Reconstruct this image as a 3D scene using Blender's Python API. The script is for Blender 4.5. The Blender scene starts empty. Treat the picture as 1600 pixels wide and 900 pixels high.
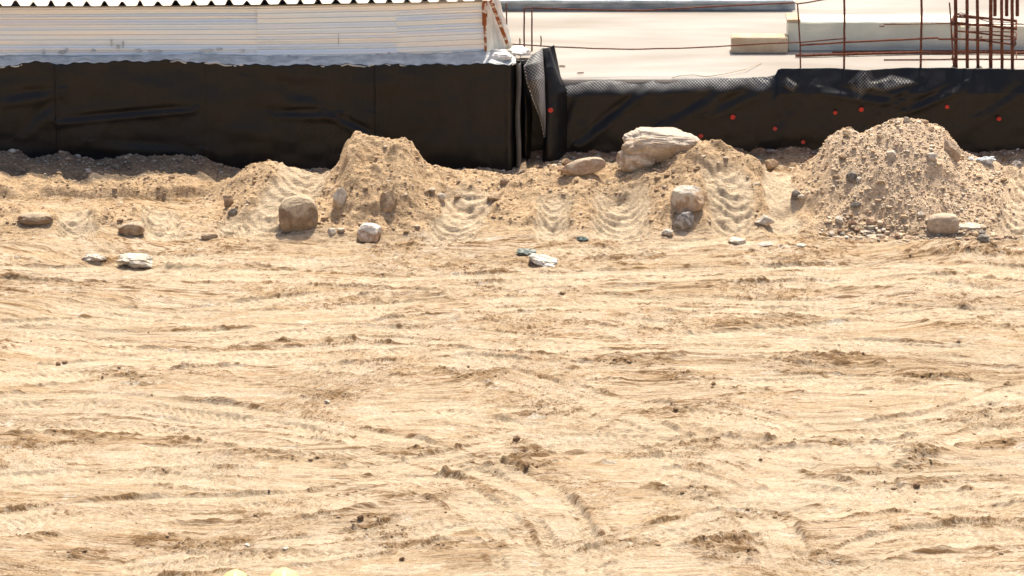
import bpy, bmesh, math, random
import numpy as np
from mathutils import Vector, Matrix
R = math.radians
scene = bpy.context.scene
# ---------------------------------------------------------------- camera, sky, sun, exposure
CAM = Vector((0.0, -42.0, 12.9)); PITCH = R(18.5); FPX = 7320.0      # focal length in pixels of a 1600-wide frame
cd = bpy.data.cameras.new('camera'); cam = bpy.data.objects.new('camera', cd); scene.collection.objects.link(cam)
cam.location = CAM; cam.rotation_euler = (math.pi/2 - PITCH, 0, 0)
cd.sensor_width = 36; cd.lens = 36*FPX/1600; cd.clip_start = 0.5; cd.clip_end = 5000
cd.dof.use_dof = True; cd.dof.focus_distance = 36.5; cd.dof.aperture_fstop = 6.5
scene.camera = cam
SUN_EL, SUN_AZ = R(67), R(16)          # azimuth measured from +Y (behind the wall) towards +X
w = bpy.data.worlds.new('World'); scene.world = w; w.use_nodes = True
nt = w.node_tree; nt.nodes.clear()
sk = nt.nodes.new('ShaderNodeTexSky'); sk.sky_type = 'NISHITA'; sk.sun_disc = False
sk.sun_elevation = SUN_EL; sk.sun_rotation = SUN_AZ; sk.air_density = .8; sk.dust_density = 4.5; sk.ozone_density = .6
bg = nt.nodes.new('ShaderNodeBackground'); bg.inputs[1].default_value = 0.15
ou = nt.nodes.new('ShaderNodeOutputWorld')
nt.links.new(sk.outputs[0], bg.inputs[0]); nt.links.new(bg.outputs[0], ou.inputs[0])
sd = bpy.data.lights.new('sun', 'SUN'); sd.energy = 4.6; sd.angle = R(0.5); sd.color = (1.0, 0.92, 0.79)
sun = bpy.data.objects.new('sun', sd); scene.collection.objects.link(sun)
sv = Vector((math.cos(SUN_EL)*math.sin(SUN_AZ), math.cos(SUN_EL)*math.cos(SUN_AZ), math.sin(SUN_EL)))
sun.rotation_euler = sv.to_track_quat('Z', 'Y').to_euler(); sun.location = (0, 10, 30)
vs = scene.view_settings; vs.view_transform = 'Standard'; vs.look = 'None'; vs.gamma = 1; vs.use_curve_mapping = False
vs.exposure = 0.38
scene.render.engine = 'CYCLES'

# ---------------------------------------------------------------- helpers
COL = scene.collection
cp, sp = math.cos(PITCH), math.sin(PITCH)
def ray(px, py):
    a, b = (px-800)/FPX, (450-py)/FPX
    return Vector((a, cp + b*sp, -sp + b*cp))
def W(px, py, Y=0.0):
    d = ray(px, py); t = (Y-CAM.y)/d.y; return CAM + d*t
def G(px, py, z=0.0):
    d = ray(px, py); t = (z-CAM.z)/d.z; return CAM + d*t
def tag(o, label=None, cat=None, group=None, kind=None):
    if label: o['label'] = label
    if cat: o['category'] = cat
    if group: o['group'] = group
    if kind: o['kind'] = kind
    return o
def empty(name, loc=(0, 0, 0)):
    o = bpy.data.objects.new(name, None); COL.objects.link(o); o.location = loc; return o
def link(name, me, mat=None, parent=None):
    o = bpy.data.objects.new(name, me); COL.objects.link(o)
    if mat: me.materials.append(mat)
    if parent:
        o.parent = parent; o.matrix_parent_inverse = Matrix.Translation(-Vector(parent.location))
    return o
def fast_mesh(name, V, F, smooth=True):
    V = np.asarray(V, np.float32); F = np.asarray(F, np.int32)
    me = bpy.data.meshes.new(name); me.vertices.add(len(V)); me.vertices.foreach_set('co', V.ravel())
    me.loops.add(F.size); me.loops.foreach_set('vertex_index', F.ravel())
    me.polygons.add(len(F)); k = F.shape[1]
    me.polygons.foreach_set('loop_start', np.arange(0, F.size, k, dtype=np.int32))
    me.polygons.foreach_set('use_smooth', np.full(len(F), smooth))
    me.update(calc_edges=True); me.validate(); return me
def grid_faces(nx, ny):
    i, j = np.meshgrid(np.arange(nx-1), np.arange(ny-1))
    a = (j*nx+i).ravel(); return np.stack([a, a+1, a+nx+1, a+nx], 1)
def set_col(me, name, C):
    at = me.color_attributes.new(name, 'FLOAT_COLOR', 'POINT')
    C = np.asarray(C, np.float32)
    if C.shape[1] == 3: C = np.concatenate([C, np.ones((len(C), 1), np.float32)], 1)
    at.data.foreach_set('color', C.ravel())
def tube(name, pts, r, mat, parent=None, seg=8, bumps=0.0):
    pts = [Vector(p) for p in pts]
    if bumps:      # finer stations so the ribs of a reinforcing bar and its slight bends show
        q = []
        rr = random.Random(len(pts)*7+int(pts[0].x*100))
        for a, b in zip(pts[:-1], pts[1:]):
            n = max(1, int((b-a).length/0.10))
            for k in range(n): q.append(a.lerp(b, k/n) + (Vector((rr.uniform(-1, 1), rr.uniform(-1, 1), rr.uniform(-1, 1)))*bumps if (k or q) else Vector((0, 0, 0))))
        q.append(pts[-1]); pts = q
    V, F = [], []
    for i, p in enumerate(pts):
        t = (pts[min(i+1, len(pts)-1)] - pts[max(i-1, 0)]).normalized()
        u = t.orthogonal().normalized() if i == 0 else (u - t*u.dot(t)).normalized()
        v = t.cross(u)
        for k in range(seg):
            a = 2*math.pi*k/seg; V.append(p + (u*math.cos(a)+v*math.sin(a))*r)
    for i in range(len(pts)-1):
        for k in range(seg):
            F.append((i*seg+k, i*seg+(k+1) % seg, (i+1)*seg+(k+1) % seg, (i+1)*seg+k))
    me = bpy.data.meshes.new(name)
    me.from_pydata(V, [], F+[tuple(range(seg))[::-1], tuple((len(pts)-1)*seg+k for k in range(seg))])
    for p in me.polygons: p.use_smooth = len(p.vertices) == 4
    return link(name, me, mat, parent)
def box(name, lo, hi, mat, parent=None, bev=0.006, jitter=0.0, seed=0):
    bm = bmesh.new(); bmesh.ops.create_cube(bm, size=1)
    lo, hi = Vector(lo), Vector(hi)
    for v in bm.verts: v.co = Vector([lo[i]+(v.co[i]+.5)*(hi[i]-lo[i]) for i in range(3)])
    if bev: bmesh.ops.bevel(bm, geom=bm.edges[:], offset=bev, segments=2, affect='EDGES')
    if jitter:
        bmesh.ops.subdivide_edges(bm, edges=[e for e in bm.edges if e.calc_length() > .1], cuts=12, use_grid_fill=True)
        rr = random.Random(seed)
        for v in bm.verts: v.co += Vector([rr.uniform(-1, 1)*jitter for _ in range(3)])
    me = bpy.data.meshes.new(name); bm.to_mesh(me); bm.free(); return link(name, me, mat, parent)

# ---- gradient noise on arrays
def _h(ix, iy, s):
    n = (ix*374761393 + iy*668265263 + s*2147483647*31) & 0xffffffff
    n = ((n ^ (n >> 13))*1274126177) & 0xffffffff
    return ((n ^ (n >> 16)) & 0xffff)/65535.0
def noise(x, y, s=0):
    x0 = np.floor(x).astype(np.int64); y0 = np.floor(y).astype(np.int64); fx, fy = x-x0, y-y0
    u, v = fx*fx*fx*(fx*(fx*6-15)+10), fy*fy*fy*(fy*(fy*6-15)+10)
    def g(i, j):
        a = _h(x0+i, y0+j, s)*2*np.pi; return np.cos(a)*(fx-i)+np.sin(a)*(fy-j)
    return ((g(0, 0)*(1-u)+g(1, 0)*u)*(1-v)+(g(0, 1)*(1-u)+g(1, 1)*u)*v)*1.5
def fbm(x, y, o=4, s=0, gain=.5):
    r, a = 0, 1.0
    for k in range(o): r = r+a*noise(x*2**k, y*2**k, s+k*17); a *= gain
    return r
def ridged(x, y, o=3, s=0):
    r, a = 0, 1.0
    for k in range(o): r = r+a*(1-np.abs(noise(x*2**k, y*2**k, s+k*13))*2.2); a *= .5
    return r
def sstep(a, b, x):
    t = np.clip((x-a)/(b-a), 0, 1); return t*t*(3-2*t)

# ---------------------------------------------------------------- materials
def nodes(name):
    m = bpy.data.materials.new(name); m.use_nodes = True; n = m.node_tree
    return m, n, n.nodes['Principled BSDF'], n.links.new
def mk(n, t, **kw):
    x = n.nodes.new(t)
    for k, v in kw.items():
        if hasattr(x, k): setattr(x, k, v)
        else: x.inputs[k].default_value = v
    return x
def rough_mat(name, col, col2, scale=8, rough=.9, bump=.3, bscale=60, metal=0, detail=6, dist=.01, lo=.35, hi=.65, stretch=(1, 1, 1), spec=.3):
    m, n, b, L = nodes(name)
    tc = mk(n, 'ShaderNodeTexCoord'); mp = mk(n, 'ShaderNodeMapping'); mp.inputs['Scale'].default_value = stretch
    L(tc.outputs['Object'], mp.inputs[0])
    a = mk(n, 'ShaderNodeTexNoise', Scale=scale, Detail=detail); L(mp.outputs[0], a.inputs['Vector'])
    r = mk(n, 'ShaderNodeValToRGB'); r.color_ramp.elements[0].position = lo; r.color_ramp.elements[1].position = hi
    r.color_ramp.elements[0].color = (*col, 1); r.color_ramp.elements[1].color = (*col2, 1)
    L(a.outputs[0], r.inputs[0]); L(r.outputs[0], b.inputs['Base Color'])
    c = mk(n, 'ShaderNodeTexNoise', Scale=bscale, Detail=5); L(tc.outputs['Object'], c.inputs['Vector'])
    bp = mk(n, 'ShaderNodeBump', Strength=bump, Distance=dist); L(c.outputs[0], bp.inputs['Height']); L(bp.outputs[0], b.inputs['Normal'])
    b.inputs['Roughness'].default_value = rough; b.inputs['Metallic'].default_value = metal
    b.inputs['Specular IOR Level'].default_value = spec
    return m
def soil_mat(name, attr='soil', flow=False):
    m, n, b, L = nodes(name)
    at = mk(n, 'ShaderNodeAttribute', attribute_name=attr)
    tc = mk(n, 'ShaderNodeTexCoord')
    def nz(src, st, det=3, ro=.6, sc=1.0):
        mp = mk(n, 'ShaderNodeMapping'); mp.inputs['Scale'].default_value = st; L(src, mp.inputs[0])
        a = mk(n, 'ShaderNodeTexNoise', Scale=sc, Detail=det, Roughness=ro); L(mp.outputs[0], a.inputs['Vector']); return a.outputs[0]
    def rg(o, f0, f1, t0, t1):
        r = mk(n, 'ShaderNodeMapRange'); r.inputs[1].default_value = f0; r.inputs[2].default_value = f1; r.inputs[3].default_value = t0; r.inputs[4].default_value = t1
        L(o, r.inputs[0]); return r.outputs[0]
    def mth(op, a, b2, clamp=False):
        k = mk(n, 'ShaderNodeMath', operation=op, use_clamp=clamp)
        for i, v in enumerate((a, b2)):
            if isinstance(v, (int, float)): k.inputs[i].default_value = v
            else: L(v, k.inputs[i])
        return k.outputs[0]
    ob = tc.outputs['Object']
    ml = mth('MULTIPLY', rg(nz(ob, (30, 30, 30), 5), .32, .68, .84, 1.15), rg(nz(ob, (110, 110, 110), 2), .32, .68, .78, 1.20))
    bump_h = nz(ob, (60, 60, 60), 6, .75)
    if flow:
        fl = mk(n, 'ShaderNodeAttribute', attribute_name='flow').outputs['Vector']
        lo = mk(n, 'ShaderNodeAttribute', attribute_name='loose').outputs['Fac']
        n1, n2, n3 = nz(fl, (10, 30, 1), 5, .66), nz(fl, (24, 66, 1), 4, .68), nz(fl, (3.2, 11, 1), 4, .6)
        thr = mth('SUBTRACT', .630, mth('MULTIPLY', lo, .15))
        f1 = mth('MULTIPLY', mth('SUBTRACT', n1, thr), 20, True); f2 = mth('MULTIPLY', mth('SUBTRACT', n2, thr), 18, True)
        fk = mth('MAXIMUM', f1, mth('MULTIPLY', f2, .85))
        pale = mth('MULTIPLY', rg(nz(fl, (11, 40, 1), 4, .6), .53, .66, 0, 1), mth('SUBTRACT', 1.0, lo), True)
        mx0 = mk(n, 'ShaderNodeMix', data_type='RGBA'); L(mth('MULTIPLY', pale, .55), mx0.inputs[0]); L(at.outputs['Color'], mx0.inputs[6]); mx0.inputs[7].default_value = (.70, .59, .44, 1)
        mx1 = mk(n, 'ShaderNodeMix', data_type='RGBA'); L(mth('MULTIPLY', fk, .85), mx1.inputs[0]); L(mx0.outputs[2], mx1.inputs[6]); mx1.inputs[7].default_value = (.185, .102, .042, 1)
        base = mx1.outputs[2]
        ml = mth('MULTIPLY', ml, rg(n3, .35, .65, .90, 1.10))
        bump_h = mth('ADD', mth('ADD', mth('MULTIPLY', bump_h, .6), mth('MULTIPLY', n1, .9)), mth('MULTIPLY', n2, .5))
    else: base = at.outputs['Color']
    mx = mk(n, 'ShaderNodeVectorMath', operation='SCALE'); L(base, mx.inputs[0]); L(ml, mx.inputs['Scale'])
    L(mx.outputs[0], b.inputs['Base Color'])
    bp = mk(n, 'ShaderNodeBump', Strength=.9, Distance=.026 if flow else .014); L(bump_h, bp.inputs['Height']); L(bp.outputs[0], b.inputs['Normal'])
    b.inputs['Roughness'].default_value = .95; b.inputs['Specular IOR Level'].default_value = .15
    return m
def membrane_mat():
    m, n, b, L = nodes('black_dimpled_plastic')
    uv = mk(n, 'ShaderNodeUVMap', uv_map='metres'); s = mk(n, 'ShaderNodeSeparateXYZ'); L(uv.outputs[0], s.inputs[0])
    def sn(o):
        k = mk(n, 'ShaderNodeMath', operation='MULTIPLY'); k.inputs[1].default_value = 2*math.pi/.030; L(o, k.inputs[0])
        q = mk(n, 'ShaderNodeMath', operation='SINE'); L(k.outputs[0], q.inputs[0]); return q
    p = mk(n, 'ShaderNodeMath', operation='MULTIPLY'); L(sn(s.outputs[0]).outputs[0], p.inputs[0]); L(sn(s.outputs[1]).outputs[0], p.inputs[1])
    bp = mk(n, 'ShaderNodeBump', Strength=.5, Distance=.006); L(p.outputs[0], bp.inputs['Height'])
    tc = mk(n, 'ShaderNodeTexCoord'); a = mk(n, 'ShaderNodeTexNoise', Scale=3.2, Detail=5); L(tc.outputs['Object'], a.inputs['Vector'])
    r = mk(n, 'ShaderNodeValToRGB'); r.color_ramp.elements[0].position = .35; r.color_ramp.elements[1].position = .7
    r.color_ramp.elements[0].color = (.0075, .0085, .0105, 1); r.color_ramp.elements[1].color = (.0145, .0120, .0095, 1)
    L(a.outputs[0], r.inputs[0]); L(bp.outputs[0], b.inputs['Normal'])
    # sun glint on the raised dimples, painted in pale grey; flap rim dusty
    at = mk(n, 'ShaderNodeAttribute', attribute_name='dust'); cr = mk(n, 'ShaderNodeMapRange')  # dust carries the painted glint, and the dust on the flap rim
    cr.inputs[1].default_value = -.3; cr.inputs[2].default_value = .5; cr.inputs[3].default_value = .06; cr.inputs[4].default_value = 1.0
    L(p.outputs[0], cr.inputs[0]); mu = mk(n, 'ShaderNodeMath', operation='MULTIPLY', use_clamp=True); L(cr.outputs[0], mu.inputs[0]); L(at.outputs['Fac'], mu.inputs[1])
    bs = mk(n, 'ShaderNodeMapRange'); bs.inputs[3].default_value = .07; bs.inputs[4].default_value = .40; bs.inputs[2].default_value = .3; L(at.outputs['Fac'], bs.inputs[0]); L(bs.outputs[0], bp.inputs['Strength'])
    mx = mk(n, 'ShaderNodeMix', data_type='RGBA'); L(mu.outputs[0], mx.inputs[0]); L(r.outputs[0], mx.inputs[6]); mx.inputs[7].default_value = (.58, .57, .54, 1)
    L(mx.outputs[2], b.inputs['Base Color'])
    b.inputs['Roughness'].default_value = .42; b.inputs['Specular IOR Level'].default_value = .30
    return m
M = {}
M['soil'] = soil_mat('sandy_soil', flow=True)
M['stone'] = soil_mat('loose_stone', 'stone')
M['membrane'] = membrane_mat()
M['slab'] = rough_mat('weathered_concrete', (.30, .265, .225), (.42, .39, .345), scale=1.4, bump=.25, stretch=(.35, 1.6, 1), bscale=30, detail=8)
M['concrete'] = rough_mat('formed_concrete', (.62, .63, .52), (.74, .74, .61), scale=5, bump=.2)
M['tan_concrete'] = rough_mat('tan_concrete', (.50, .37, .24), (.60, .48, .34), scale=9, bump=.3)
M['cream_concrete'] = rough_mat('cream_concrete', (.80, .76, .60), (.90, .84, .67), scale=5, bump=.2)
M['shade_concrete'] = rough_mat('grey_blue_concrete', (.32, .36, .38), (.60, .63, .64), scale=9, bump=.4, stretch=(.6, 1, 2))
M['rust'] = rough_mat('rusty_rebar', (.085, .028, .016), (.20, .070, .038), scale=40, bump=.6, bscale=160, dist=.004, rough=.85)
M['rust2'] = rough_mat('orange_rust', (.30, .10, .03), (.50, .20, .07), scale=22, bump=.6, bscale=120, dist=.004, rough=.9)
M['rust3'] = rough_mat('flaking_rust_and_paint', (.30, .09, .025), (.72, .62, .50), scale=26, bump=.6, bscale=120, dist=.004, rough=.9, lo=.50, hi=.60)
M['sheet'] = rough_mat('pale_metal_sheet', (.82, .91, .96), (.95, .93, .87), scale=2.0, bump=.05, rough=.36, stretch=(.22, 1, 7), spec=.5, detail=3, lo=.42, hi=.58, metal=.3)  # bluish and cream bands stand in for reflections, painted into the colour
M['sheet_side'] = rough_mat('weathered_grey_sheet', (.60, .62, .60), (.84, .83, .76), scale=10, bump=.2, rough=.5, stretch=(1, 1, .5), metal=.4)
M['roof'] = rough_mat('white_roof_sheet', (.42, .33, .23), (.80, .74, .64), scale=7, bump=.1, rough=.6, lo=.25, hi=.5)
M['fascia'] = rough_mat('weathered_timber', (.30, .25, .17), (.45, .38, .26), scale=20, bump=.4, stretch=(.2, 1, 1))
M['flash'] = rough_mat('grey_mortar', (.44, .46, .45), (.70, .71, .68), scale=14, bump=.8, bscale=40, dist=.02, stretch=(.6, 1, 1.6))
M['white'] = rough_mat('white_plaster', (.66, .62, .54), (.86, .84, .80), scale=25, bump=.5)
M['red'] = rough_mat('red_plastic', (.48, .035, .022), (.62, .055, .035), scale=60, bump=.1, rough=.5)
M['red_dusty'] = rough_mat('dusty_red_plastic', (.40, .04, .03), (.50, .08, .06), scale=60, bump=.1, rough=.7)
M['hat'] = rough_mat('yellow_hard_hat_shell', (.87, .61, .22), (.90, .67, .30), scale=5, bump=.02, rough=.22, spec=.6)
M['skin'] = rough_mat('skin', (.42, .24, .16), (.48, .28, .19), scale=20, bump=.1, rough=.6)
M['cloth'] = rough_mat('work_clothes', (.09, .12, .20), (.12, .16, .26), scale=30, bump=.4)
M['vest'] = rough_mat('orange_vest', (.75, .22, .04), (.80, .28, .06), scale=30, bump=.3)

# ---------------------------------------------------------------- terrain height field
def axis(lo, hi, steps, far):
    a = [lo]
    while a[-1] < hi: a.append(a[-1]+steps(a[-1]))
    out = []; d, x = .05, a[-1]
    while x < far: x += d; d *= 1.35; out.append(x)
    d, x = .05, lo; inn = []
    while x > -far: x -= d; d *= 1.35; inn.append(x)
    return np.array(inn[::-1]+a+out)
XS = axis(-5.3, 5.3, lambda v: .0115, 900)
YS = axis(-10.9, .9, lambda v: .0100 if v > -2.5 else (.0115 if v > -6 else .0140), 900)
X, Y = np.meshgrid(XS, YS)
# picture position of a ground point (only used to read where the ruts lie; the relief itself is in metres)
ANG = np.arctan2(CAM.z, Y-CAM.y)
DEP = (Y-CAM.y)*cp + CAM.z*sp
PX = 800 + np.where(Y > CAM.y+5, X/np.maximum(DEP, 1)*FPX, 0)
PY = 450 - np.where(Y > CAM.y+5, ((Y-CAM.y)*sp - CAM.z*cp)/np.maximum(DEP, 1)*FPX, 0)
near = sstep(-22, -12, Y)*(1-sstep(1.5, 4, Y))*sstep(-9, -6, X)*(1-sstep(6, 9, X))     # fine relief fades far outside the view

def pxx(x0, Yv): return W(x0, 330, Yv).x
# -- berm: crest line read off as (column, skyline row), crest at Y = yr
SIL = [(-300, 280), (-100, 279), (0, 283), (60, 279), (120, 281), (180, 288), (260, 291), (335, 290), (352, 284), (372, 270), (392, 258), (415, 252), (440, 251), (460, 257), (480, 265), (505, 266), (522, 259),
       (530, 250), (537, 234), (544, 221), (552, 218), (562, 216), (582, 220), (602, 221), (615, 217), (630, 214), (642, 220), (651, 232), (659, 248), (668, 261), (684, 267), (700, 271), (735, 268), (760, 272), (800, 275), (830, 269), (870, 262), (900, 258), (940, 264),
       (965, 262), (990, 255), (1020, 248), (1050, 236), (1075, 222), (1090, 221), (1108, 228), (1140, 232), (1168, 240), (1178, 250), (1190, 260), (1215, 264), (1245, 263), (1265, 252), (1282, 239),
       (1295, 220), (1315, 210), (1345, 203), (1372, 192), (1395, 190), (1415, 188), (1440, 193), (1460, 198), (1478, 210), (1494, 228), (1505, 243), (1525, 249), (1550, 258), (1575, 265), (1640, 268), (1900, 270)]
sx = np.array([a for a, b in SIL], float); sy = np.array([b for a, b in SIL], float)
YRK = [(-300, -.85), (340, -.85), (430, -1.15), (590, -1.2), (760, -1.05), (960, -1.0), (1110, -1.15), (1240, -1.05), (1410, -1.2), (1600, -1.0), (1900, -1.0)]
kx = np.array([a for a, b in YRK], float); ky = np.array([b for a, b in YRK])
yr_x = np.interp(sx, kx, ky)
hr = np.array([W(a, b, y).z for a, b, y in zip(sx, sy, yr_x)]); wx = np.array([W(a, b, y).x for a, b, y in zip(sx, sy, yr_x)])
order = np.argsort(wx); wx, hr, yr_s = wx[order], hr[order], yr_x[order]
warp = .05*fbm(X*1.7, Y*1.7, 3, 5)
Xw = X + warp*.25*(np.abs(Y+1.1) > 0)
HR = np.interp(Xw, wx, hr); YR = np.interp(X, wx, yr_s) + .06*noise(X*1.1, Y*0+.3, 9)
FB = np.interp(X, [-5.5, -2.9, -2, 0, 2, 3, 3.6, 4.6, 5.5], [-2.0, -2.12, -2.15, -2.12, -2.05, -1.98, -2.02, -1.98, -1.95]) + .07*noise(X*1.3, 0*X+4.2, 3)
BB = np.interp(X, [-5.5, -2.9, 0, 5.5], [-.45, -.5, -.35, -.2])
f = np.clip((YR-Y)/(YR-FB), 0, 1); bk = np.clip((Y-YR)/(BB-YR), 0, 1)
tall = np.clip((HR-.35)/.4, 0, 1)
pf = (1-tall)*(1-f**1.25)**1.05 + tall*(1-f)*(1+.75*f*(1-f))
pf = pf*(1-sstep(.93, 1.0, f)*.0)
pb = 1-sstep(0, 1, bk)
BERM = HR*np.where(Y < YR, pf, pb)
BERM[(Y < FB) | (Y > BB)] = 0
leftz = 1-sstep(-2.95, -2.6, X)
# left low terrace with a broken scarp and a hummock in front
scarp = (.115+.05*noise(X*.9, 0*X, 7))*sstep(-1.0, -.90, Y+.05*noise(X*3, Y, 8)+.02*noise(X*11, Y*6, 9)+.04*noise(X*.8, Y, 10)) + .11*np.exp(-((Y+1.55)/.30)**2)*np.clip(.75+1.0*noise(X*1.5, Y*1.3, 6), .1, 2)
BERM = BERM*(1-leftz) + leftz*(scarp + .02)*sstep(-2.1, -1.75, Y)
H = BERM.copy()
rough = np.clip(BERM/.15, 0, 1)*(1-.6*np.exp(-((X+2.25)/.28)**2-((Y+1.15)/.5)**2))
gravelly = np.exp(-(((X-3.72)/1.05)**2+((Y+1.25)/1.0)**2)**2)
lump = fbm(X*3.2, Y*3.2, 3, 21)*.050 + fbm(X*8, Y*11, 3, 22)*.022 + sstep(.15, .40, noise(X*8, Y*11, 24))*.022*sstep(-.2, .2, noise(X*2, Y*2, 25)) + sstep(.12, .35, noise(X*17, Y*24, 26))*.008
H += rough*lump*(.8+.3*tall)*(1-.45*gravelly)
# scoops and overhanging clods on the two tall mounds
H -= rough*.05*sstep(.15, .5, noise(X*2.6+3, Y*3.4, 31))
# -- base relief of the yard
Hb = .035*fbm(X*.35, Y*.5, 3, 41) + .014*fbm(X*1.3, Y*3.2, 3, 43)
# undulating ruts: stretched along X, direction wandering
ang = .45*noise(X*.28, Y*.38, 51) + .25*noise(X*.8, Y*.9, 52)
U = X*np.cos(ang)+Y*np.sin(ang)*1.0; Vv = Y - X*np.tan(ang)*.35
fine = (ridged(U*2.6, Vv*9.5, 4, 61)-1.0)*.0085 + (ridged(U*6.5+9, Vv*19, 3, 63)-.9)*.0045
fine2 = fbm(U*1.6, Vv*11, 4, 65)*.012
patch = .45+.55*sstep(-.35, .35, fbm(X*.7, Y*1.3, 3, 71))
SMP = np.zeros_like(X)
for a_, b_, u_, v_ in [(650, 636, 150, 14), (110, 755, 130, 12), (330, 765, 190, 16), (1250, 665, 60, 9), (1400, 655, 70, 10), (820, 790, 110, 14), (1350, 770, 160, 14), (1160, 742, 90, 10)]:
    c_ = G(a_, b_); SMP = np.maximum(SMP, 1-sstep(.6, 1.1, np.sqrt(((X-c_.x)/(u_*.0052))**2+((Y-c_.y)/(v_*.0153))**2)+.3*fbm(X*2, Y*4, 3, a_)))
smoothness = np.maximum(SMP, sstep(.1, .45, fbm(X*.45+7, Y*1.1, 2, 73))*sstep(-3.3, -4.6, Y)*.8)
flat = 1-np.clip(BERM/.06, 0, 1)
def steep(n): return sstep(.0, 1.0, n)
wv = .05*noise(X*2.2, Y*2.2, 55)
r1 = ridged(U*1.9+wv, Vv*7.5+wv*4, 3, 81); r2 = ridged(U*4.2+5, Vv*15, 3, 83); r3 = fbm(X*11, Y*19, 3, 85)
ST1 = sstep(.95, 1.5, r1); ST2 = sstep(.9, 1.5, r2)
far = sstep(-6.5, -4.0, Y)
def scarps(f, k, sd, rise, su=1.0):
    """small broken ledges: each rises sharply away from the road side and falls off gently behind"""
    ph = Vv*f + k*fbm(U*su, Vv*su*2.2, 4, sd) + .10*noise(U*6*su, Vv*12*su, sd+9); fr = ph % 1
    ph = ph + .22*noise(X*2.1/su*.8, Y*3.1, sd+31); fr = ph % 1
    pr = np.where(fr < rise, sstep(0, 1, fr/rise), ((1-fr)/(1-rise))**1.2)
    m = sstep(-.05, .40, fbm(U*1.1*su*2.2, Vv*3.0*su*1.6, 3, sd+20)+.2*noise(U*7, Vv*9, sd+21))
    return pr*m, m*((fr > .0) & (fr < rise*1.35))
s1, e1 = scarps(3.0, 1.3, 811, .12, .7); s2, e2 = scarps(6.5, 1.6, 821, .18, 1.3); s3, e3 = scarps(12, 1.8, 831, .28, 2.4)
fg = .60+.50*far; qt = 1-.85*smoothness
H += flat*near*(Hb + (fine*.5+fine2*.55+ST1*.005+s1*.015+s2*.014+s3*.014*(.35+.65*far))*(.35+.65*patch)*fg*qt + r3*.0035*(.3+1.2*ST1+.8*ST2))
EDG = np.clip(e1*.9+e2*.8+e3*.6, 0, 1)*qt*flat
clod = np.zeros_like(X); COMP = np.zeros_like(X); LTR = np.zeros_like(X); FU = U.copy()*1.0; FV = Vv.copy()

# -- vehicle tracks (centre line in picture rows/columns turned into metres)
def track(pts, width=.42, depth=.022, lug=.010, pitch=.085, chev=.5, shoulder=.014, seed=0, edge=1.0, big=False):
    global H, clod, COMP
    P = np.array([[G(a, b).x, G(a, b).y] for a, b in pts])
    # Catmull-Rom resample
    Q = []
    for i in range(len(P)-1):
        p0, p1, p2, p3 = P[max(i-1, 0)], P[i], P[i+1], P[min(i+2, len(P)-1)]
        for t in np.linspace(0, 1, 7)[:-1]:
            Q.append(.5*((2*p1)+(-p0+p2)*t+(2*p0-5*p1+4*p2-p3)*t*t+(-p0+3*p1-3*p2+p3)*t**3))
    Q.append(P[-1]); Q = np.array(Q)
    mrg = width
    I0, I1 = np.searchsorted(XS, [Q[:, 0].min()-mrg, Q[:, 0].max()+mrg]); J0, J1 = np.searchsorted(YS, [Q[:, 1].min()-mrg, Q[:, 1].max()+mrg])
    x, y = X[J0:J1, I0:I1], Y[J0:J1, I0:I1]; sl = (slice(J0, J1), slice(I0, I1))
    if x.size == 0: return
    D = np.full(x.shape, 9.0); S = np.zeros_like(x); DX = np.ones_like(x); s0 = 0
    for a, b in zip(Q[:-1], Q[1:]):
        L = np.hypot(*(b-a))
        if L < 1e-6: continue
        i0, i1 = np.searchsorted(XS[I0:I1], [min(a[0], b[0])-mrg, max(a[0], b[0])+mrg]); j0, j1 = np.searchsorted(YS[J0:J1], [min(a[1], b[1])-mrg, max(a[1], b[1])+mrg])
        xs, ys = x[j0:j1, i0:i1], y[j0:j1, i0:i1]
        if xs.size == 0: s0 += L; continue
        t = ((xs-a[0])*(b[0]-a[0])+(ys-a[1])*(b[1]-a[1]))/L**2; tc = np.clip(t, 0, 1)
        dx, dy = xs-(a[0]+tc*(b[0]-a[0])), ys-(a[1]+tc*(b[1]-a[1]))
        sg = np.sign((b[0]-a[0])*dy-(b[1]-a[1])*dx); d = np.hypot(dx, dy)
        up = d < np.abs(D[j0:j1, i0:i1])
        D[j0:j1, i0:i1] = np.where(up, d*sg, D[j0:j1, i0:i1]); S[j0:j1, i0:i1] = np.where(up, s0+tc*L, S[j0:j1, i0:i1]); DX[j0:j1, i0:i1] = np.where(up, abs(b[0]-a[0])/L, DX[j0:j1, i0:i1]); s0 += L
    q = np.abs(D)/(width/2) + .10*noise(x*5, y*5, seed+3)+.05*noise(x*14, y*14, seed+4)
    ins = 1-sstep(.88, 1.02, q)
    br = .25+.75*sstep(-.3, .3, fbm(x*1.4, y*2.2, 2, seed+90))
    sh = np.exp(-((q-1.12)/.13)**2)*br
    ph = (S + chev*np.abs(D) + .012*noise(x*9, y*9, seed+6))/pitch
    tri = np.abs((ph % 1)-.5)*2
    fl = flat[sl]; endf = sstep(0, .5, S)*(1-sstep(s0-.5, s0, S))*fl
    kf = .85 if big else .4
    H[sl] = H[sl]*(1-kf*ins*endf) + kf*ins*endf*(Hb[sl]*fl)
    H[sl] += endf*(-depth*ins*br + (sstep(.25, .75, tri)-.5)*lug*ins*br + shoulder*edge*sh*(.45+.55*DX)*(1.0+1.0*noise(x*4, y*9, seed+5)+.3*noise(x*13, y*22, seed+7)))
    COMP[sl] = np.maximum(COMP[sl], ins*endf*.7*br)
    if big:
        LTR[sl] = np.maximum(LTR[sl], sh*endf*br)
    clod[sl] += .45*DX*sh*endf*edge*sstep(-.1, .5, noise(x*2.6, y*3.2, seed+8)+.4*noise(x*12, y*14, seed+9))

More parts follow.
